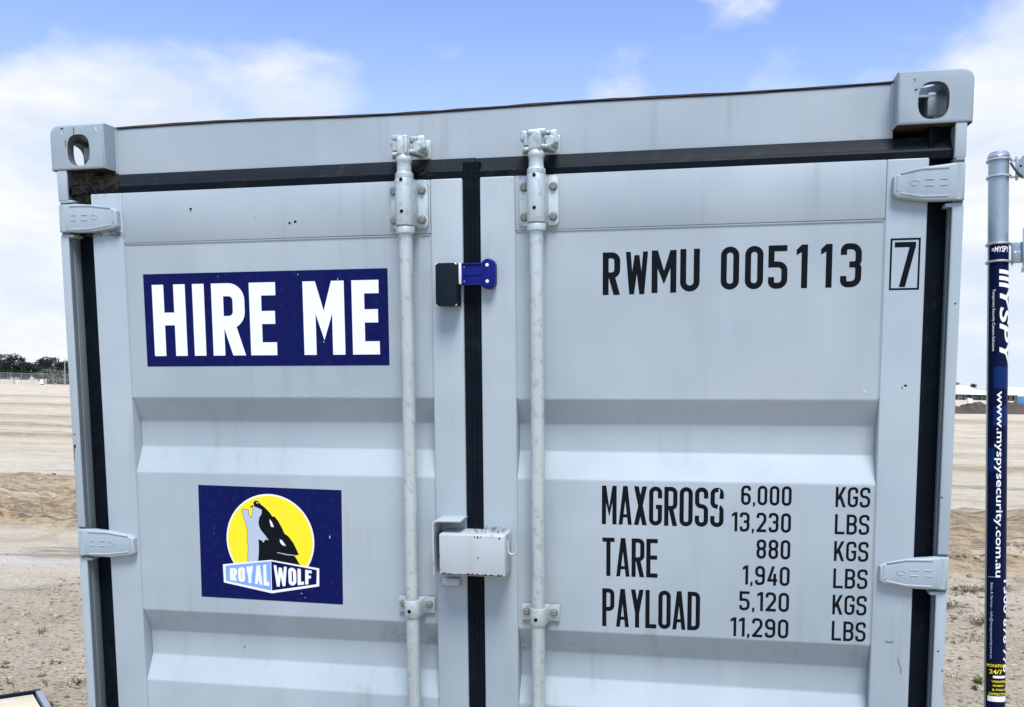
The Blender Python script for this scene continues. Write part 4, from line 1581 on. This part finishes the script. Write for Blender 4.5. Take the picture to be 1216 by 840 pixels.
def weeds():
    rn = random.Random(5)
    spots = [((-2.30, 1.98), .10, 26), ((-2.36, 2.25), .06, 14), ((-2.20, 1.75), .12, 30), ((-2.42, 2.12), .05, 10), ((-2.28, 2.05), .07, 16)]
    spots += [((2.62, 6.15), .05, 22), ((2.72, 6.3), .04, 14), ((2.35, 5.05), .035, 14), ((2.05, 3.25), .05, 26), ((1.98, 3.05), .04, 16)]
    for p in scatter_points(22, (1.5, 4.6, 2.4, 6.6), 41) + scatter_points(26, (-4.2, -1.6, .8, 3.4), 42):
        spots.append((p, rn.uniform(.02, .035), rn.randint(5, 12)))
    VG, FG = [], []
    for (x, y), ht, n in spots:
        blades(VG, FG, x, y, ground_z(x, y), n, ht, ht * 1.1, rn)
    raw_mesh('weed_grass', VG, FG, [GRASS], None, False, label='sparse green weed blades growing from the dirt near the container', cat='grass', kind='stuff')
    VS, FS = [], []
    for p in scatter_points(150, (1.4, 5.2, 2.2, 6.9), 43) + scatter_points(90, (-4.6, -1.4, .6, 3.4), 44):
        blades(VS, FS, p[0], p[1], ground_z(*p), rn.randint(5, 15), rn.uniform(.015, .05), rn.uniform(.05, .14), rn, .0035, .9)
    for (x, y) in ((2.85, 6.2), (2.7, 6.05), (3.0, 6.3), (2.45, 5.5), (2.3, 5.35), (2.6, 5.0), (2.5, 4.9), (-2.45, 2.45), (-2.6, 2.5), (-2.3, 2.4)):
        blades(VS, FS, x, y, ground_z(x, y), 50, .06, .18, rn, .004, .9)
    raw_mesh('dry_weed_litter', VS, FS, [STRAW], None, False, label='flattened brown dead weeds matted on the dirt beside the container', cat='dry grass', kind='stuff')


weeds()


def twigs():
    rn = random.Random(9)
    lst = [((-2.62, 2.36), (-2.46, 2.06)), ((-2.50, 2.02), (-2.28, 2.12)), ((-3.05, 2.06), (-2.93, 1.96)), ((-2.86, 2.09), (-2.78, 2.02)), ((-2.58, 2.50), (-2.30, 2.42))]
    for i, (a, b_) in enumerate(lst):
        pts = []
        for k in range(7):
            t = k / 6
            x, y = a[0] + (b_[0] - a[0]) * t + rn.uniform(-.008, .008), a[1] + (b_[1] - a[1]) * t + rn.uniform(-.008, .008)
            pts.append((x, y, ground_z(x, y) + .010 + rn.uniform(0, .008)))
        lab = ['long dark twig on the dirt, tip nearest the container', 'thin bent twig beside the container foot at lower left', 'short twig behind the cream board, the left one',
               'short twig behind the cream board, nearer its corner', 'dry twig lying across the matted weeds at lower left'][i]
        MB().tube(pts, [.0055, .005, .0055, .0045, .004, .0035, .002], 6).build('twig', [STRAW], None, label=lab, cat='twig', group='twigs on the dirt')


twigs()


# ------------------------------------------------------------------ far background
def leaf_cloud(V, F, c, rx, ry, rz, n, size, rn):
    for k in range(n):
        while True:
            p = Vector((rn.uniform(-1, 1), rn.uniform(-1, 1), rn.uniform(-1, 1)))
            if .25 < p.length < 1:
                break
        q = Vector((c[0] + p.x * rx, c[1] + p.y * ry, c[2] + p.z * rz))
        a = Vector((rn.gauss(0, 1), rn.gauss(0, 1), rn.gauss(0, 1))).normalized()
        b_ = a.cross(Vector((rn.gauss(0, 1), rn.gauss(0, 1), rn.gauss(0, 1)))).normalized()
        s = size * rn.uniform(.5, 1.3)
        i = len(V)
        V += [tuple(q - a * s - b_ * s * .5), tuple(q + a * s * .3 - b_ * s * .6), tuple(q + a * s), tuple(q + b_ * s * .6)]
        F.append((i, i + 1, i + 2, i + 3))


def gum_meshes(seed, mat, ht=8.0, wd=3.4):
    rn = random.Random(seed)
    V, F = [], []
    mb = MB()
    lean = rn.uniform(-.5, .5)
    trunk = [(lean * t * t, .2 * math.sin(t * 3), ht * .72 * t) for t in (0, .2, .4, .6, .8, 1)]
    mb.tube(trunk, [.28, .24, .2, .16, .11, .05], 7)
    clumps = []
    for k in range(11):
        a = rn.uniform(0, 6.28)
        r = wd * .5 * rn.uniform(.25, 1.0)
        z = ht * rn.uniform(.34, .92)
        r *= 1.15 - .7 * abs(z / ht - .6)
        c = (r * math.cos(a) + lean * .5, r * math.sin(a), z)
        t0 = trunk[min(5, int(z / ht * 5))]
        mb.tube([(t0[0], t0[1], max(1.0, z - 1.4)), ((t0[0] + c[0]) / 2, (t0[1] + c[1]) / 2, z - .5), c], [.10, .07, .03], 5)
        leaf_cloud(V, F, c, wd * rn.uniform(.24, .36), wd * rn.uniform(.24, .36), ht * rn.uniform(.07, .13), 110, .30, rn)
        clumps.append(c)
    leaf_cloud(V, F, (lean * .6, 0, ht * .90), wd * .26, wd * .26, ht * .10, 90, .28, rn)
    leaf_cloud(V, F, (lean * .3, 0, ht * .30), wd * .55, wd * .55, ht * .26, 380, .36, rn)
    me = bpy.data.meshes.new('crown')
    me.from_pydata(V, [], F)
    me.materials.append(mat)
    t = mb.build('trunk', [BARK])
    tm = t.data
    bpy.data.objects.remove(t)
    return tm, me


GUMS = [gum_meshes(s, LEAF_D, h, w) for s, h, w in ((101, 7.6, 5.6), (102, 8.8, 6.0), (103, 7.2, 5.0), (104, 8.2, 5.4))]


def tree(name, kind, x, y, sc, rz, label, group, meshes=GUMS):
    tm, cm = meshes[kind]
    m4 = Matrix.Translation((x, y, ground_z(x, y) - .05)) @ Matrix.Rotation(rz, 4, 'Z') @ Matrix.Scale(sc, 4)
    r = empty(name, m4, label, 'tree', group)
    link(bpy.data.objects.new('trunk', tm), r)
    link(bpy.data.objects.new('crown', cm), r)


rn = random.Random(77)
ord_ = ['first', 'second', 'third', 'fourth', 'fifth', 'sixth', 'seventh', 'eighth', 'ninth', 'tenth']
d0 = Vector((-249.3, 306.4))
d1 = Vector((-223.0, 311.6))
tv = (d1 - d0).normalized()
for i in range(10):
    t = -2.5 + i * 3.1
    p = d0 + tv * t + Vector((0, rn.uniform(-2, 6)))
    sc = [.98, .95, 1.06, 1.0, .92, .98, .95, .96, .93, .93][i]
    tree('gum_tree', [0, 2, 1, 3, 2, 0, 3, 1, 2, 0][i], p.x, p.y, sc, rn.uniform(0, 6.28),
         ('tallest domed dark gum in the far row beyond the wire fence' if i == 2 else '%s dark gum tree from the left in the far row beyond the fence' % ord_[i]), 'row of far gum trees')
V, F = [], []
ru = random.Random(88)
for k in range(26):
    p = d0 + tv * (-6 + k * 1.5) + Vector((ru.uniform(-1, 1), 6 + ru.uniform(-2, 2)))
    leaf_cloud(V, F, (p.x, p.y, ru.uniform(1.4, 2.6)), 1.9, 1.6, 2.4, 150, .40, ru)
raw_mesh('understory', V, F, [LEAF_D], None, False, label='dark unbroken undergrowth below the far row of gum trees', cat='undergrowth', kind='stuff')
BUSHM = [gum_meshes(s, m, h, w) for s, m, h, w in ((201, LEAF_L, 4.2, 4.6), (202, LEAF_M, 3.0, 3.4), (203, LEAF_M, 2.4, 3.2))]
fn = Vector((-122.97, 150.25))
fe = Vector((-110.43, 152.72))
fv = (fe - fn).normalized()
fp = Vector((-fv.y, fv.x))
for i, (t, off, kind, sc, lab) in enumerate(((1.0, 42, 0, 1.0, 'bright yellow-green bush above the fence at the left picture edge'), (3.6, 40, 0, .72, 'smaller yellow-green bush right of the bright one'),
                                             (2.2, 14, 1, .95, 'grey-green shrub behind the left end of the wire fence'), (5.4, 12, 2, 1.05, 'low grey shrub behind the middle of the wire fence'),
                                             (8.2, 13, 2, 1.0, 'low grey shrub left of the white box by the fence'), (11.2, 11, 1, 1.2, 'tall grey-green shrub beside the light pole'),
                                             (12.8, 12, 2, 1.0, 'grey shrub at the container edge behind the fence'))):
    p = fn + fv * t * (1 + off / 195) + fp * off - fv * off * .02
    tree('shrub', kind, p.x - off * .08 * 0, p.y, sc, i * 1.7, lab, None, BUSHM)

# wire fence panels
for i in range(9):
    a = fn + fv * (i * 1.9 - 1.9)
    ang = math.atan2(fv.y, fv.x)
    m4 = Matrix.Translation((a.x, a.y, ground_z(a.x, a.y) - .05)) @ Matrix.Rotation(ang, 4, 'Z')
    lab = 'wire fence panel at the left picture edge' if i == 1 else '%s wire fence panel from the left below the far trees' % ord_[i]
    root = empty('fence_panel', m4, lab, 'fence', 'wire fence panels below the far trees')
    if i == 0:
        mb = MB()
        mb.tube([(0, 0, 0), (0, 0, 2.08)], .035, 6)
        pm = mb.build('fence_post', [FENCE]).data
        mb = MB()
        for z in (.12, 1.08, 2.04):
            mb.tube([(0, 0, z), (1.9, 0, z)], .022, 6)
        rm = mb.build('rail', [FENCE]).data
        mb = MB()
        for k in range(1, 13):
            mb.tube([(k * .146, .01, .12), (k * .146, .01, 2.04)], .010, 4)
        for k in range(1, 10):
            mb.tube([(0, .01, .12 + k * .19), (1.9, .01, .12 + k * .19)], .010, 4)
        wm = mb.build('wire_mesh', [FENCE]).data
        for o in [o for o in bpy.data.objects if o.data in (pm, rm, wm)]:
            bpy.data.objects.remove(o)
    link(bpy.data.objects.new('fence_post', pm), root)
    link(bpy.data.objects.new('rail', rm), root)
    o = link(bpy.data.objects.new('wire_mesh', wm), root)
    o['kind'] = 'stuff'


def fpt(t, off):
    p = fn + fv * t + fp * off
    return p.x, p.y, ground_z(p.x, p.y)


# light pole, white cabinet, small stakes, red car
x, y, z = fpt(9.75, 4)
r = empty('light_pole', Matrix.Translation((x, y, z)), 'slender pale light pole rising beyond the wire fence', 'light pole')
MB().tube([(0, 0, 0), (0, 0, 2.5), (0, 0, 4.6)], [.10, .08, .06], 8).build('mast', [FENCE], r)
MB().box(-.10, .55, -.1, .1, 4.55, 4.66, .02).build('lamp_head', [FENCE], r)
x, y, z = fpt(8.95, -3)
r = empty('white_cabinet', Matrix.Translation((x, y, z)), 'small white cabinet standing before the wire fence', 'cabinet')
MB().box(-.32, .32, -.2, .2, .18, .95, .02).build('body', [WHITEP], r)
MB().box(-.36, .36, -.24, .24, .95, 1.0, .01).build('lid', [ROOFW], r)
MB().box(-.28, .28, -.16, .16, 0, .18).build('plinth', [SHEDW], r)
for i, (t, off, h, lab) in enumerate(((4.6, -3, .7, 'short white marker post left of centre before the fence'), (6.6, -8, 1.2, 'thin pale stake before the fence, left one of a pair'), (7.35, -22, 1.15, 'thin pale stake before the fence, right one of a pair'),
                                      (10.6, -5, 1.0, 'pale stake right of the white cabinet'), (11.4, -4, .9, 'pale stake nearest the container edge'))):
    x, y, z = fpt(t, off)
    mb = MB()
    mb.box(-.05, .05, -.05, .05, -.1, h, .008)
    mb.prism([(-.05, h - .001), (.05, h - .001), (0, h + .12)], 'xz', -.05, .05)
    o = mb.build('stake', [WHITEP if i in (0, 3) else WOODP], None, label=lab, cat='stake', group='stakes before the wire fence')
    o.location = (x, y, z)
x, y, z = fpt(12.6, 7)
r = empty('red_car', Matrix.Translation((x, y, z)) @ Matrix.Rotation(.3, 4, 'Z'), 'dark red car parked behind the fence at the container edge', 'car')
MB().prism([(-2.1, .35), (-2.1, .80), (-1.5, .92), (-.9, 1.42), (.8, 1.45), (1.6, .95), (2.1, .85), (2.1, .35)], 'xz', -.85, .85, .06).build('body', [REDP], r)
for s in (-.87, .86):
    MB().prism([(-1.35, .95), (-.85, 1.36), (.72, 1.38), (1.35, .96)], 'xz', s, s + .01).build('side_window', [GLASS], r)
for xx in (-1.3, 1.3):
    for s in (-.88, .72):
        MB().lathe((xx, s, .32), [(.2, 0), (.32, .02), (.32, .14), (.2, .16)], 'y', 16).build('wheel', [RUBBER], r)

# soil berm at the right
def berm():
    rn2 = random.Random(4)
    V, F = [], []
    n, m = 150, 10
    a, b_ = Vector((17, 88.5)), Vector((48, 96.5))
    dv = (b_ - a)
    pv = Vector((-dv.y, dv.x)).normalized()
    for i in range(n + 1):
        t = i / n
        for k in range(m + 1):
            s = k / m * 2 - 1
            p = a + dv * t + pv * s * 2.6
            hh = (1.05 * (1 - s * s) * (.85 + .25 * math.sin(t * 23) * .4 + .2 * math.sin(t * 61))) * min(1, min(t, 1 - t) * 14 + .02)
            hh += rn2.uniform(-.24, .16) * (1 - abs(s))
            V.append((p.x, p.y, ground_z(p.x, p.y) - .06 + max(0, hh)))
    for i in range(n):
        for k in range(m):
            q = i * (m + 1) + k
            F.append((q, q + 1, q + m + 2, q + m + 1))
    raw_mesh('soil_berm', V, F, [BERM], None, False, kind='structure')


berm()


# long white-roofed sheds
def shed(name, p0, p1, depth, eave, ridge, label, bays, gable_left):
    dv = Vector(p1) - Vector(p0)
    L = dv.length
    ang = math.atan2(dv.y, dv.x)
    r = empty(name, Matrix.Translation((p0[0], p0[1], ground_z(*p0) - .3)) @ Matrix.Rotation(ang, 4, 'Z'), label, 'shed', 'white-roofed sheds')
    rf = MB()
    hip = 8.0 if gable_left else 1.0
    b = bmesh.new()
    P = [(-.6, -.8, eave), (L + .6, -.8, eave), (L + .6, depth + .8, eave), (-.6, depth + .8, eave)]
    Q = [(.8, depth / 2, ridge), (L - hip, depth / 2, ridge)]
    low = [b.verts.new(p) for p in P]
    low2 = [b.verts.new((p[0], p[1], p[2] - .12)) for p in P]
    rg = [b.verts.new(q) for q in Q]
    b.faces.new((low[0], low[1], rg[1], rg[0]))
    b.faces.new((low[1], low[2], rg[1]))
    b.faces.new((low[2], low[3], rg[0], rg[1]))
    b.faces.new((low[3], low[0], rg[0]))
    for k in range(4):
        b.faces.new((low[k], low2[k], low2[(k + 1) % 4], low[(k + 1) % 4]))
    b.faces.new(low2)
    bmesh.ops.recalc_face_normals(b, faces=b.faces)
    rf._merge(b, 0)
    rf.build('roof', [ROOFW], r, False)
    MB().box(.2, L - .2, 1.2, depth - .2, 0, eave - .14).build('wall', [SHEDD], r)
    k = 0
    x = .2
    rn3 = random.Random(len(label))
    while x < L:
        MB().box(x - .12, x + .12, 0, .24, 0, eave - .13).build('post', [SHEDW], r)
        w = rn3.choice((1.6, 2.2, 2.8))
        if rn3.random() < .55:
            MB().box(x + .2, min(L, x + w - .3), .9, 1.1, 0, (eave - .2) * rn3.uniform(.55, .95)).build('wall_panel', [rn3.choice((SHEDW, LEAF_M, WOODP, FENCE))], r)
        x += w


shed('shed', (70.5, 319.0), (88.8, 321.6), 9, 2.15, 4.9, 'white-roofed shed between the container edge and the pole', 6, True)
shed('shed', (90.5, 322.2), (118.0, 326.5), 9, 2.25, 4.6, 'white-roofed shed right of the pole', 8, False)
x, y = 48.75, 160.4
r = empty('portable_toilet', Matrix.Translation((x, y, ground_z(x, y) - .25)) @ Matrix.Rotation(-.25, 4, 'Z'), 'blue portable toilet with pale roof right of the pole', 'portable toilet')
MB().box(-.55, .55, -.55, .55, .1, 1.85, .03).build('cabin', [TOILETB], r)
MB().prism([(-.62, 1.85), (.62, 1.85), (.45, 2.05), (-.45, 2.05)], 'xz', -.6, .6, .02).build('roof', [ROOFW], r)
MB().box(-.40, .40, -.575, -.552, .2, 1.75, .008).build('toilet_door', [TOILETB], r)
MB().box(-.6, .6, -.6, .6, -.05, .1, .01).build('skid', [SHEDW], r)
x, y = 41.2, 160.0
r = empty('water_tank', Matrix.Translation((x, y, ground_z(x, y))), 'small white tank on the dirt below the left shed', 'tank')
MB().lathe((0, 0, 0), [(.42, .1), (.45, .15), (.45, .95), (.36, 1.05), (.15, 1.1)], 'z', 18).build('vessel', [WHITEP], r)
MB().box(-.5, .5, -.5, .5, -.05, .1).build('pallet', [WOODP], r)
for i in range(4):
    p = Vector((80 + i * 3.4, 352 + i * .6))
    tree('gum_tree', i % 4, p.x, p.y, .62 + .05 * (i % 2), i * 2.1, ['far low tree behind the left shed roof, first from the left', 'far low tree behind the left shed roof, second from the left',
         'far low tree behind the left shed roof, third from the left', 'far low tree behind the left shed roof, nearest the pole'][i], 'far trees behind the sheds')


# ------------------------------------------------------------------ rust and wear with a shape of its own
RUST = plain_mat('orange_brown_rust', (0.20, 0.145, 0.105), 0.9, 0, 0.45, 60, 0.1)
DKRUST = plain_mat('dark_flaked_rust', (0.055, 0.035, 0.026), 0.9, 0, 0.4, 60, 0.1)
BAREW = plain_mat('pale_chipped_paint', (0.60, 0.62, 0.62), 0.6, 0, 0.1, 60, 0.2)


def blot(parent, name, mat, pts, y, jit=.0006, off=(0, 0, 0), seed=0):
    rnb = random.Random(seed)
    mbb = MB()
    dense = []
    n = len(pts)
    for i in range(n):
        a_, b_ = pts[i], pts[(i + 1) % n]
        for k_ in range(4):
            t_ = k_ / 4
            dense.append((a_[0] + (b_[0] - a_[0]) * t_ + rnb.uniform(-jit, jit), a_[1] + (b_[1] - a_[1]) * t_ + rnb.uniform(-jit, jit)))
    mbb.poly(dense, y)
    return mbb.build(name, [mat], parent, False)


# left casting: stains running from the top edge and round the opening
blot(box_root, 'rust_stain', RUST, [(-1.0440, 2.2470), (-1.0395, 2.2470), (-1.0400, 2.2330), (-1.0415, 2.2290), (-1.0432, 2.2340)], -.0004, seed=1)
blot(box_root, 'rust_stain', RUST, [(-1.0690, 2.2160), (-1.0650, 2.2165), (-1.0655, 2.2010), (-1.0672, 2.1960)], -.0004, seed=2)
blot(box_root, 'paint_chip', DKRUST, [(-1.0790, 2.2470), (-1.0700, 2.2475), (-1.0740, 2.2440), (-1.0780, 2.2440)], -.0005, seed=5)
blot(box_root, 'paint_chip', BAREW, [(-.9820, 2.2450), (-.9790, 2.2455), (-.9740, 2.2330), (-.9765, 2.2320)], -.0005, seed=6)
blot(box_root, 'paint_chip', BAREW, [(-1.0790, 2.2400), (-1.0765, 2.2400), (-1.0740, 2.2300), (-1.0765, 2.2310)], -.0005, seed=7)
blot(box_root, 'paint_chip', DKRUST, [(-.9985, 2.1690), (-.9965, 2.1690), (-.9970, 2.1665), (-.9985, 2.1668)], -.0005, .0002, seed=8)
# right casting: flame-cut mark at the opening
blot(box_root, 'paint_chip', DKRUST, [(.9860, 2.2450), (.9895, 2.2460), (.9900, 2.2395), (.9888, 2.2385), (.9882, 2.2435)], -.0005, .0002, seed=9)
blot(box_root, 'paint_chip', DKRUST, [(.9890, 2.2235), (.9950, 2.2240), (.9985, 2.2275), (.9935, 2.2205), (.9900, 2.2200)], -.0005, .0002, seed=10)
# left post: a knocked spot with a run below it
blot(box_root, 'paint_chip', DKRUST, [(-1.0960, 1.4290), (-1.0900, 1.4310), (-1.0890, 1.4230), (-1.0950, 1.4210)], .0026, seed=11)
blot(box_root, 'rust_stain', RUST, [(-1.0970, 1.4200), (-1.0935, 1.4200), (-1.0940, 1.3950), (-1.0965, 1.3880)], .0026, seed=12)
for i_, (x_, z_) in enumerate(((-1.0925, 1.4570), (1.0905, 1.7650), (1.0790, 1.3350), (1.0960, .9350), (1.0850, .9800))):
    blot(box_root, 'paint_chip', DKRUST, [(x_ - .0018, z_ - .0018), (x_ + .0018, z_ - .002), (x_ + .0018, z_ + .0018), (x_ - .0018, z_ + .002)], .0026, .0004, seed=20 + i_)
# lock box: ragged rust on the lower and upper edges
rl = random.Random(17)
up_, dn_ = [], []
for k_ in range(34):
    x_ = -.066 + k_ * .0046
    up_.append((x_, 1.1345 + rl.random() ** 3 * .0042))
    dn_.append((x_, 1.1328))
mbb = MB()
for k_ in range(33):
    mbb.poly([dn_[k_], dn_[k_ + 1], up_[k_ + 1], up_[k_]], -.0708)
mbb.build('rust_edge', [DKRUST], door_r, False)
for i_, (x_, z_, w_) in enumerate(((.018, 1.2270, .0022), (.026, 1.2265, .0030), (.0335, 1.2270, .0020), (.0790, 1.2250, .0030), (.0260, 1.1760, .0022), (-.0690, 1.1800, .0018))):
    blot(door_r, 'rust_spot', DKRUST, [(x_ - w_ * .6, z_ - w_), (x_ + w_ * .6, z_ - w_), (x_ + w_ * .5, z_ + w_), (x_ - w_ * .5, z_ + w_)], -.0709, .0004, seed=40 + i_)
blot(door_l, 'rust_edge', DKRUST, [(-.0790, 1.0890), (-.0390, 1.0890), (-.0390, 1.0905), (-.0600, 1.0897), (-.0790, 1.0900)], -.0098, .0004, seed=60)
# run below a bolt hole on the left door, pale knock on the right one
blot(door_l, 'rust_stain', RUST, [(-.7320, 2.0310), (-.7308, 2.0310), (-.7310, 2.0240), (-.7318, 2.0235)], FY - .0001, .0002, seed=61)
blot(door_r, 'paint_chip', BAREW, [(.9040, 1.5755), (.9085, 1.5750), (.9170, 1.5690), (.9110, 1.5700)], PY - .0003, .0003, seed=62)
blot(door_l, 'paint_chip', BAREW, [(-.8010, .9905), (-.7985, .9910), (-.7980, .9870), (-.8005, .9870)], PY - .0003, .0003, seed=63)
blot(door_r, 'paint_chip', GREYV, [(.590, 1.354), (.600, 1.356), (.603, 1.352), (.596, 1.350)], PY - .0004, .0008, seed=64)
# nicks in the stickers
for i_, (dr_, x_, z_, w_, h_) in enumerate(((door_l, -.3835, 1.1990, .0022, .0075), (door_l, -.4655, 1.0475, .0045, .0018), (door_l, -.4560, 1.0365, .0030, .0014), (door_l, -.7060, 1.1990, .0012, .0018),
                                           (door_l, -.3430, 1.8500, .0022, .0035), (door_l, -.3840, 1.6960, .0016, .0045), (door_l, -.6650, 1.8630, .0018, .0018), (door_l, -.4480, 1.8640, .0022, .0030))):
    blot(dr_, 'sticker_nick', BAREW, [(x_ - w_ * .6, z_ - h_ * .3), (x_ + w_ * .1, z_ - h_ * .6), (x_ + w_ * .6, z_ + h_ * .3), (x_ - w_ * .1, z_ + h_ * .6)], SY - .0018, .0002, seed=80 + i_)
# dust caught on the sloping faces beside the rods
webs('rod_dust', [(-.255, -.175, .020, .046, .925, .975), (-.135, -.104, .020, .046, .925, .975)], DARK_BROWN, 60, .00016, door_l, .012, 12)
webs('rod_dust', [(.108, .150, .020, .046, .925, .975), (.185, .30, .020, .046, .925, .975)], WEB, 50, .00014, door_r, .014, 13)
